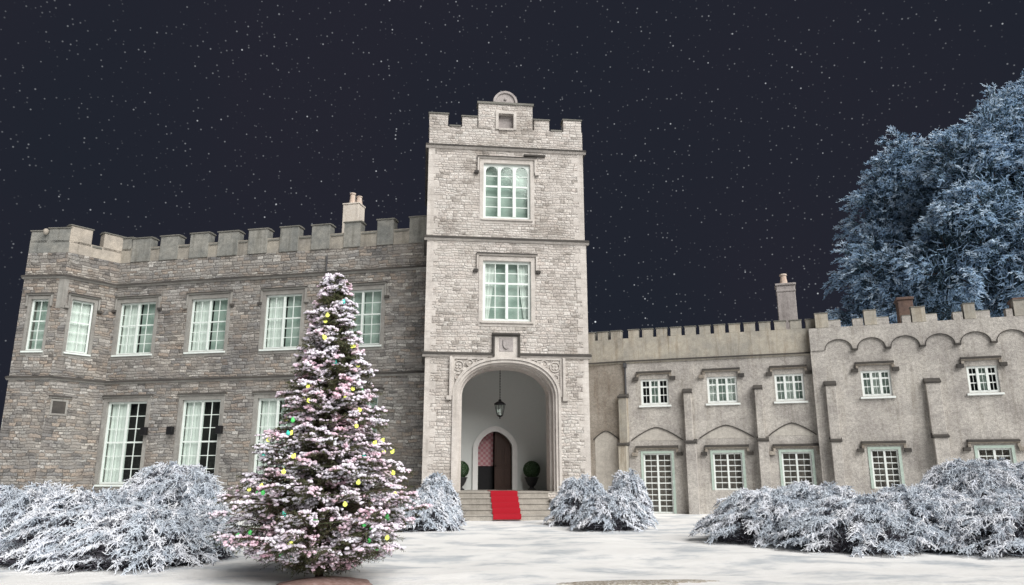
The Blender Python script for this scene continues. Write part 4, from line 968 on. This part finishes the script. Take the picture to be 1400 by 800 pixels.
shrub('frosted_shrub', [lob(597, 24.6, 35, .8, 650)], 'small round frosted shrub against the tower foot, left of the steps', GS, 1.5, .15, .011)
shrub('frosted_shrub', [lob(580, 22.3, 42, .9, 674), lob(610, 22.8, 24, .6, 682)], 'small frosted shrub in front of the left tower foot, between decorated tree and steps', GS, 1.5, .15, .011)
shrub('frosted_shrub', [lob(795, 24.4, 46, .9, 652)], 'round frosted shrub just right of the red-carpeted steps', GS, 1.5, .15, .011)
shrub('frosted_shrub', [lob(857, 25.2, 33, .8, 643)], 'small round frosted shrub in front of the tall glazed door', GS, 1.5, .15, .011)
shrub('frosted_shrub', [lob(836, 22.6, 50, .9, 672)], 'low frosted shrub right of the steps, nearest of three', GS, 1.5, .15, .011)
shrub('frosted_shrub', [lob(1045, 17.9, 88, 1.5, 668), lob(1110, 17.6, 90, 1.4, 660)], 'long frosted shrub below the middle windows of the roughcast wing', GS, flow=(-.9, -.25))
shrub('frosted_shrub', [lob(1165, 16.0, 105, 1.3, 680), lob(1240, 16.3, 110, 1.3, 665)], 'wide low frosted shrub in front of the end section, nearest the snow', GS, flow=(-.9, -.25))
shrub('frosted_shrub', [lob(1330, 18.6, 105, 1.5, 628), lob(1420, 18.4, 90, 1.4, 632)], 'tallest frosted shrub under the rightmost ground floor window', GS, flow=(-.9, -.25))
shrub('frosted_shrub', [lob(1370, 15.3, 110, 1.2, 678), lob(1450, 15.5, 100, 1.2, 668)], 'frosted shrub with arching sprays at the right edge of the photo', GS, flow=(-.9, -.25))

# =================================================================== decorated fir
M['needle'] = flat('dark_fir_needles', (.055, .07, .03), .7, noisy=.4); M['needle_b'] = flat('olive_fir_needles', (.13, .13, .06), .7, noisy=.4); M['bark'] = flat('fir_bark', (.09, .06, .045), .9, noisy=.4)
g = NT('pink_tinted_snow'); oc = g.n('ShaderNodeTexCoord').outputs['Object']; fn = g.noise(oc, 40, 4, .7)
g.bump(fn, .5, .01); M['tsnow'] = g.fin(g.ramp(g.noise(oc, 2.6, 3, .6), [(.38, (.86, .85, .93)), (.52, (.85, .76, .86)), (.68, (.85, .54, .65))]), .7)
ty = tb.y; zt = at_y(434, 371, ty).z; sy = ty / 1070.0
root = thing('christmas_tree', (tb.x, ty, .05), 'snow-laden fir tree with coloured lights standing on the snow before the left wing', 'christmas tree')
prof_y = [371, 385, 400, 450, 500, 550, 600, 650, 700, 730, 752, 770]; prof_r = [6, 16, 22, 35, 49, 65, 86, 107, 126, 123, 92, 42]
prof_z = [at_y(434, y, ty).z for y in prof_y]
def RT(z): return float(np.interp(-z, [-q for q in prof_z], prof_r)) * sy
b = MB(); b.tube([(tb.x, ty, 0), (tb.x + .02, ty, .5), (tb.x, ty, 2.0), (tb.x, ty, zt - .05)], [.06, .055, .035, .006], 10); b.build('trunk', M['bark'], root, smooth=True)
BR = Bush(); NE = []; SN = []; tips = []; z = prof_z[-1] + .02; zlow = z
nbr = 0; base = np.array([tb.x, ty, 0]); specs = []
while z < zt - .08:
    frac = (z - zlow) / (zt - zlow); nw = int(round(17 - 11 * frac)); off = rng.uniform(0, 6.28)
    for k in range(nw): specs.append((z + rng.uniform(-.05, .05), off + 2 * math.pi * (k + rng.uniform(-.3, .3)) / nw, rng.uniform(.62, 1.14)))
    z += .135 - .055 * frac
needles0, needles1, needlem = [], [], []
for (zt_b, az, k_) in specs:
    Rr = RT(zt_b) * k_; frac = (zt_b - zlow) / (zt - zlow); rise_b = (.5 if zt_b < zlow + .8 else .28) * Rr * (1 if frac < .9 else .6); zb = max(.12, zt_b - rise_b)
    dirv = np.array([math.cos(az), math.sin(az), 0]); Kp = 9; tt = np.linspace(0, 1, Kp); side = np.array([-math.sin(az), math.cos(az), 0])
    pz = zb + (zt_b - zb) * (tt * 1.5 - .5 * tt ** 2) + .05 * Rr * np.sin(tt * 3) ; bend = rng.normal(0, .05)
    path = base + dirv * (tt * Rr)[:, None] + side * (bend * tt ** 2 * Rr)[:, None] + np.array([0, 0, 1]) * pz[:, None]
    BR.add(path[:-1], path[1:], np.linspace(.014, .004, Kp - 1) * (.5 + Rr), np.linspace(.012, .003, Kp - 1) * (.5 + Rr), 0)
    nt = int(10 + 18 * Rr); ft = rng.uniform(.22 if Rr > .4 else .05, 1, nt)
    segs = [(path[:-1], path[1:])]
    pp = np.stack([np.interp(ft, tt, path[:, i]) for i in range(3)], 1); sg = rng.choice([-1, 1], nt)[:, None]
    dd = norm(dirv * rng.uniform(.5, 1, (nt, 1)) + side * sg * rng.uniform(.5, 1, (nt, 1)) + np.array([0, 0, 1]) * rng.uniform(-.35, .3, (nt, 1))); ll = (.10 + .24 * Rr * (1.1 - ft) ** .6)[:, None] * rng.uniform(.6, 1.1, (nt, 1))
    p2 = pp + dd * ll; p2[:, 2] -= ll[:, 0] * .18; BR.add(pp, p2, .004, .002, 0)
    A = np.concatenate([path[4:-1], pp]); Bp = np.concatenate([path[5:], p2])
    # needles along twigs
    nn_ = 26; a = np.repeat(A, nn_, 0); bb = np.repeat(Bp, nn_, 0); f = rng.uniform(0, 1.05, (len(a), 1)); s_ = a + (bb - a) * f; ax = norm(bb - a)
    perp = rng.normal(0, 1, s_.shape); perp = norm(perp - ax * (perp * ax).sum(1, keepdims=True)); e = s_ + norm(ax * .6 + perp) * rng.uniform(.022, .045, (len(a), 1)); needles0.append(s_); needles1.append(e)
    # snow lying on the upper side
    for q0, q1, fr_ in zip(A, Bp, np.concatenate([tt[4:-1], ft])):
        nzv = mnoise.noise((q1[0] * 3.4, q1[1] * 3.4, q1[2] * 5.0)) + .05 + .26 * (fr_ - .55)
        if nzv > .0 and rng.random() < .8:
            for _ in range(rng.integers(4, 9)):
                q = q0 + (q1 - q0) * rng.uniform(.2, 1.05); j_ = rng.normal(0, .017, 3); SN.append((q[0] + j_[0], q[1] + j_[1], q[2] + .016 + abs(j_[2]) * .6, rng.uniform(.010, .028), math.atan2(*(q1 - q0)[[1, 0]])))
    tips.append(path[-1])
BR.link('branches', M['bark'], root).data.transform(__import__('mathutils').Matrix.Translation(-Vector(root.location)))
N0, N1 = np.concatenate(needles0), np.concatenate(needles1); w = norm(np.cross(N1 - N0, rng.normal(0, 1, N0.shape))) * .0042
V = np.stack([N0 - w, N0 + w, N1], 1).reshape(-1, 3) - np.array(root.location); mesh_np('needles', V, np.arange(len(V)).reshape(-1, 3), [M['needle'], M['needle_b']], root, (rng.random(len(N0)) < .35).astype(int))
bm = bmesh.new(); bmesh.ops.create_icosphere(bm, subdivisions=1, radius=1); iv = np.array([v.co[:] for v in bm.verts]); itri = np.array([[v.index for v in f.verts] for f in bm.faces]); bm.free()
SNa = np.array(SN); n = len(SNa); print('snow lumps', n, 'needles', len(N0))
jit = 1 + rng.normal(0, .26, (n, len(iv), 1)); loc = iv[None] * jit * np.array([1.25, 1.0, .8]) * SNa[:, 3][:, None, None]; ca_, sa = np.cos(SNa[:, 4])[:, None], np.sin(SNa[:, 4])[:, None]
X = loc[..., 0] * ca_ - loc[..., 1] * sa; Y = loc[..., 0] * sa + loc[..., 1] * ca_; V = np.stack([X + SNa[:, :1], Y + SNa[:, 1:2], loc[..., 2] + SNa[:, 2:3]], -1).reshape(-1, 3) - np.array(root.location)
Fs = (itri[None] + (np.arange(n) * len(iv))[:, None, None]).reshape(-1, 3); mesh_np('snow', V, Fs, M['tsnow'], root)
# string of lights wound round it
BC = [flat('yellow_bulb', (.75, .85, .05), .3, 0, 0, ((.95, 1, .25), .95)), flat('green_bulb', (.1, .7, .15), .3, 0, 0, ((.12, .7, .2), .3)), flat('teal_bulb', (.05, .6, .5), .3, 0, 0, ((.08, .6, .5), .3))]
lr = thing('string_lights', (tb.x, ty, .3), 'string of yellow, green and teal bulbs wound round the snowy fir', 'string lights')
cab = []; nb = 96; b = MB(); b.lathe([(.0, -.03), (.017, -.026), (.028, -.012), (.031, .002), (.026, .017), (.014, .029), (.010, .044), (0, .044)], (0, 0, 0), 10); bme = []
for k in range(nb):
    q = (k + .5) / nb; z = zlow + .0 + (zt - zlow - .25) * (1 - (1 - q) ** .62); az = k * .888 + q * 4 + rng.uniform(-.6, .6); rr = RT(z) * rng.uniform(.68, .93); p = Vector((tb.x + rr * math.cos(az), ty + rr * math.sin(az), z + rng.uniform(-.14, .14))); cab.append(p)
for j in range(3):
    c_ = MB(); c_.v, c_.f, c_.mi = list(b.v), list(b.f), list(b.mi); oo = c_.build('bulb', BC[j], lr, smooth=True, loc=(0, 0, 0)); bme.append(oo.data); bpy.data.objects.remove(oo)
for k, p in enumerate(cab):
    o = bpy.data.objects.new('bulb', bme[rng.choice([0, 0, 0, 0, 0, 1, 1, 2])]); COL.objects.link(o); o.parent = lr; o.location = p - Vector(lr.location); o.rotation_euler = (rng.uniform(-.6, .6), rng.uniform(-.6, .6), 0)
cab.sort(key=lambda p: p.z)
b = MB(); hp = []
for i in range(400):
    q = i / 399; z = zlow + (zt - zlow - .15) * (1 - (1 - q) ** .62); az = i * .13; rr = RT(z) * .82; hp.append((tb.x + rr * math.cos(az), ty + rr * math.sin(az), z))
b.tube(hp, .004, 4); b.build('cable', M['needle'], lr)

# =================================================================== tall blue frosted trees behind the right wing
M['bfrost'] = frost_mat('blue_frosted_foliage', (.45, .63, .83), (.32, .48, .68)); M['bfrost_b'] = frost_mat('pale_blue_frosted_foliage', (.70, .84, .97), (.52, .68, .87)); M['bdark'] = flat('dark_teal_foliage', (.05, .095, .125), .8, noisy=.3)  # dark teal paints the shade inside the crowns into the foliage colour
def big_tree(label, x, y, lobes, trunk_r, height, n_per, L0=1.5):
    root = thing('frosted_tree', (x, y, 0), label, 'tree', 'tall frosted trees behind the castle'); B = Bush(); T_ = MB()
    T_.tube([(x, y, 0), (x + .2, y, height * .3), (x - .1, y, height * .6), (x, y, height * .9)], [trunk_r, trunk_r * .8, trunk_r * .5, trunk_r * .12], 10)
    for (cx, cy, cz, rx, ry, rz) in lobes:
        a = Vector((x, y, min(cz - rz * .6, height * .7))); c_ = Vector((cx, cy, cz)); mid = (a + c_) / 2 + Vector((0, 0, .4)); T_.tube([a, mid, c_], [trunk_r * .35, trunk_r * .22, trunk_r * .06], 6)
        area = (rx * ry + rz * (rx + ry) / 2); n = int(n_per * area)
        # bundles: boughs, each a small blob of sprays
        nb = max(10, int(area * 1.6)); d = norm(rng.normal(0, 1, (nb, 3))); d[:, 1] -= .2; d = norm(d); bc = np.array([cx, cy, cz]) + d * np.array([rx, ry, rz]) * rng.uniform(.80, .98, (nb, 1)); br = rng.uniform(.9, 1.9, (nb, 1))
        for i in range(min(nb, 60)): T_.tube([c_, Vector(bc[i])], [trunk_r * .09, .03], 4)
        own = rng.integers(0, nb, n); dd = norm(rng.normal(0, 1, (n, 3)) + d[own] * .9 + np.array([0, 0, .25])); Q = bc[own] + dd * br[own] * np.array([1, 1, .7]) * rng.uniform(.45, 1, (n, 1))
        T = norm(d[own] * .9 + dd * .6 + rng.normal(0, .3, (n, 3)) + np.array([0, 0, -.1])); Nn = norm(np.array([[0, 0, 1.0]]) + dd * .5 + rng.normal(0, .2, (n, 3))); Nn = norm(Nn - T * (T * Nn).sum(1, keepdims=True)); L = rng.uniform(.6, 1.25, n) * L0 * .6
        pal = rng.random(n); low = dd[:, 2] < -.25
        for msk, mf, df in (((pal < .42) & ~low, 2, .06), ((pal >= .42) & ~low, 0, .16), (low, 0, .18)):
            if msk.sum(): sprays(B, Q[msk], T[msk], Nn[msk], L[msk], 12, .34, .030, 1, m_frost=mf, dark_frac=df, K=4)
        m_ = int(area * 170); q = norm(rng.normal(0, 1, (m_, 3))) * rng.uniform(.3, .88, (m_, 1)) * np.array([rx, ry, rz]) + np.array([cx, cy, cz]); B.add(q, q + norm(rng.normal(0, 1, (m_, 3))) * .6, .045, .02, np.where(rng.random(m_) < .5, 1, 0))
    T_.build('trunk', M['bark'], root)
    B.link('crown', [M['bfrost'], M['bdark'], M['bfrost_b']], root).data.transform(__import__('mathutils').Matrix.Translation((-x, -y, 0)))
def blob(px, py, y, rx, rz, ry=None):
    p = at_y(px, py, y); s_ = y / 1070.0; return (p.x, p.y, p.z, rx * s_, (ry or rx * .9) * s_, rz * s_)
y1, y2 = 56.0, 50.0
big_tree('narrower blue frosted tree with a pointed crown, nearer the small grey chimney', at_y(1228, 400, y1).x, y1,
         [blob(1240, 222, y1, 26, 34), blob(1238, 260, y1, 46, 56), blob(1212, 310, y1 + 1, 38, 66), blob(1262, 320, y1 + 1, 50, 80), blob(1200, 385, y1, 42, 75), blob(1240, 400, y1 - 2, 62, 85), blob(1290, 410, y1, 55, 80), blob(1190, 445, y1 - 1, 38, 50)], .45, 24, 48)
big_tree('huge blue frosted tree rising out of the frame behind the end section', at_y(1400, 400, y2).x, y2,
         [blob(1405, 168, y2 + 2, 46, 54), blob(1364, 198, y2, 46, 66), blob(1322, 240, y2, 40, 64), blob(1420, 240, y2, 75, 95), blob(1350, 300, y2 - 1, 66, 80), blob(1462, 158, y2, 66, 80), blob(1400, 370, y2 - 1, 75, 80), blob(1305, 370, y2, 52, 72), blob(1480, 260, y2, 80, 120)], .6, 30, 46)

# =================================================================== lantern and potted shrubs in the porch
wp = -1.9; lu, lz1 = F_T.u(683.5, 558, wp), F_T.z(683.5, 545, wp); lz0 = F_T.z(683.5, 573, wp); H = lz1 - lz0; P = F_T.P(lu, wp, lz0)
root = thing('hanging_lantern', P, 'black iron hexagonal lantern hanging on a chain inside the arched porch', 'lantern')
b = MB(); rot = .3; r_ = .22
b.lathe([(.0, 0), (.03, .02), (.02, .07), (.10, .11), (.12, .13), (.12, .15)], P, 6, rot=rot); b.lathe([(r_ + .02, H * .70), (r_ + .03, H * .74), (.13, H * .84), (.06, H * .88), (.07, H * .92), (.0, H)], P, 6, rot=rot)
for k in range(6):
    a = rot + k * math.pi / 3; b.tube([(P[0] + .12 * math.cos(a), P[1] + .12 * math.sin(a), P[2] + .14), (P[0] + r_ * math.cos(a), P[1] + r_ * math.sin(a), P[2] + H * .72)], .012, 5)
b.build('frame', M['iron'], root)
b = MB(); b.lathe([(.112, .15), (r_ - .01, H * .70)], P, 6, rot=rot); b.f = b.f[:6]; b.mi = b.mi[:6]; b.build('glass', M['glass'], root)
b = MB(); b.lathe([(.02, .14), (.02, .34), (.012, .36), (0, .37)], P, 8); b.build('candle', M['white'], root)
b = MB(); zc2 = zt0 + .25; b.tube([(P[0], P[1], P[2] + H), (P[0], P[1], zc2)], .012, 5)
z = P[2] + H
while z < zc2 - .1: b.lathe([(.0, 0), (.022, .02), (.022, .05), (0, .07)], (P[0], P[1], z), 5); z += .11
b.build('chain', M['iron'], root)
M['leaf'] = flat('dark_box_leaves', (.03, .075, .025), .55, noisy=.4); M['urn'] = flat('black_urn', (.028, .03, .032), .6, noisy=.3)
def topiary(px, py, yb_, lab, w_):
    u, z = F_T.u(px, py, w_), FLOOR + .004; P = F_T.P(u, w_, z); root = thing('potted_shrub', P, lab, 'potted shrub', 'clipped ball shrubs in the porch')
    b = MB(); b.lathe([(.17, 0), (.18, .04), (.10, .08), (.09, .14), (.16, .2), (.24, .36), (.27, .46), (.30, .48), (.30, .52), (.25, .52), (.24, .47), (0, .47)], P, 20); b.build('pot', M['urn'], root, smooth=False)
    c = np.array(P) + np.array([0, 0, .83]); n = 5200; d = norm(rng.normal(0, 1, (n, 3))); q = c + d * (.36 * (1 - np.abs(rng.normal(0, .07, (n, 1))))); t1_ = norm(np.cross(d, rng.normal(0, 1, d.shape)) + d * .6); t2_ = norm(np.cross(d, t1_)); s_ = .026
    V = np.stack([q - t2_ * s_ * .45, q + t1_ * s_, q + t2_ * s_ * .45, q - t1_ * s_], 1).reshape(-1, 3) - np.array(P)
    mesh_np('foliage', V, np.arange(len(V)).reshape(-1, 4), M['leaf'], root)
    b = MB(); b.tube([(P[0], P[1], P[2] + .45), (P[0], P[1], P[2] + .7)], .025, 6); b.build('stem', M['bark'], root)
topiary(727, 668, 0, 'clipped ball shrub in a black urn, right of the arched door', din + .55)
topiary(629, 668, 0, 'clipped ball shrub half hidden behind the left arch jamb', din + .6)
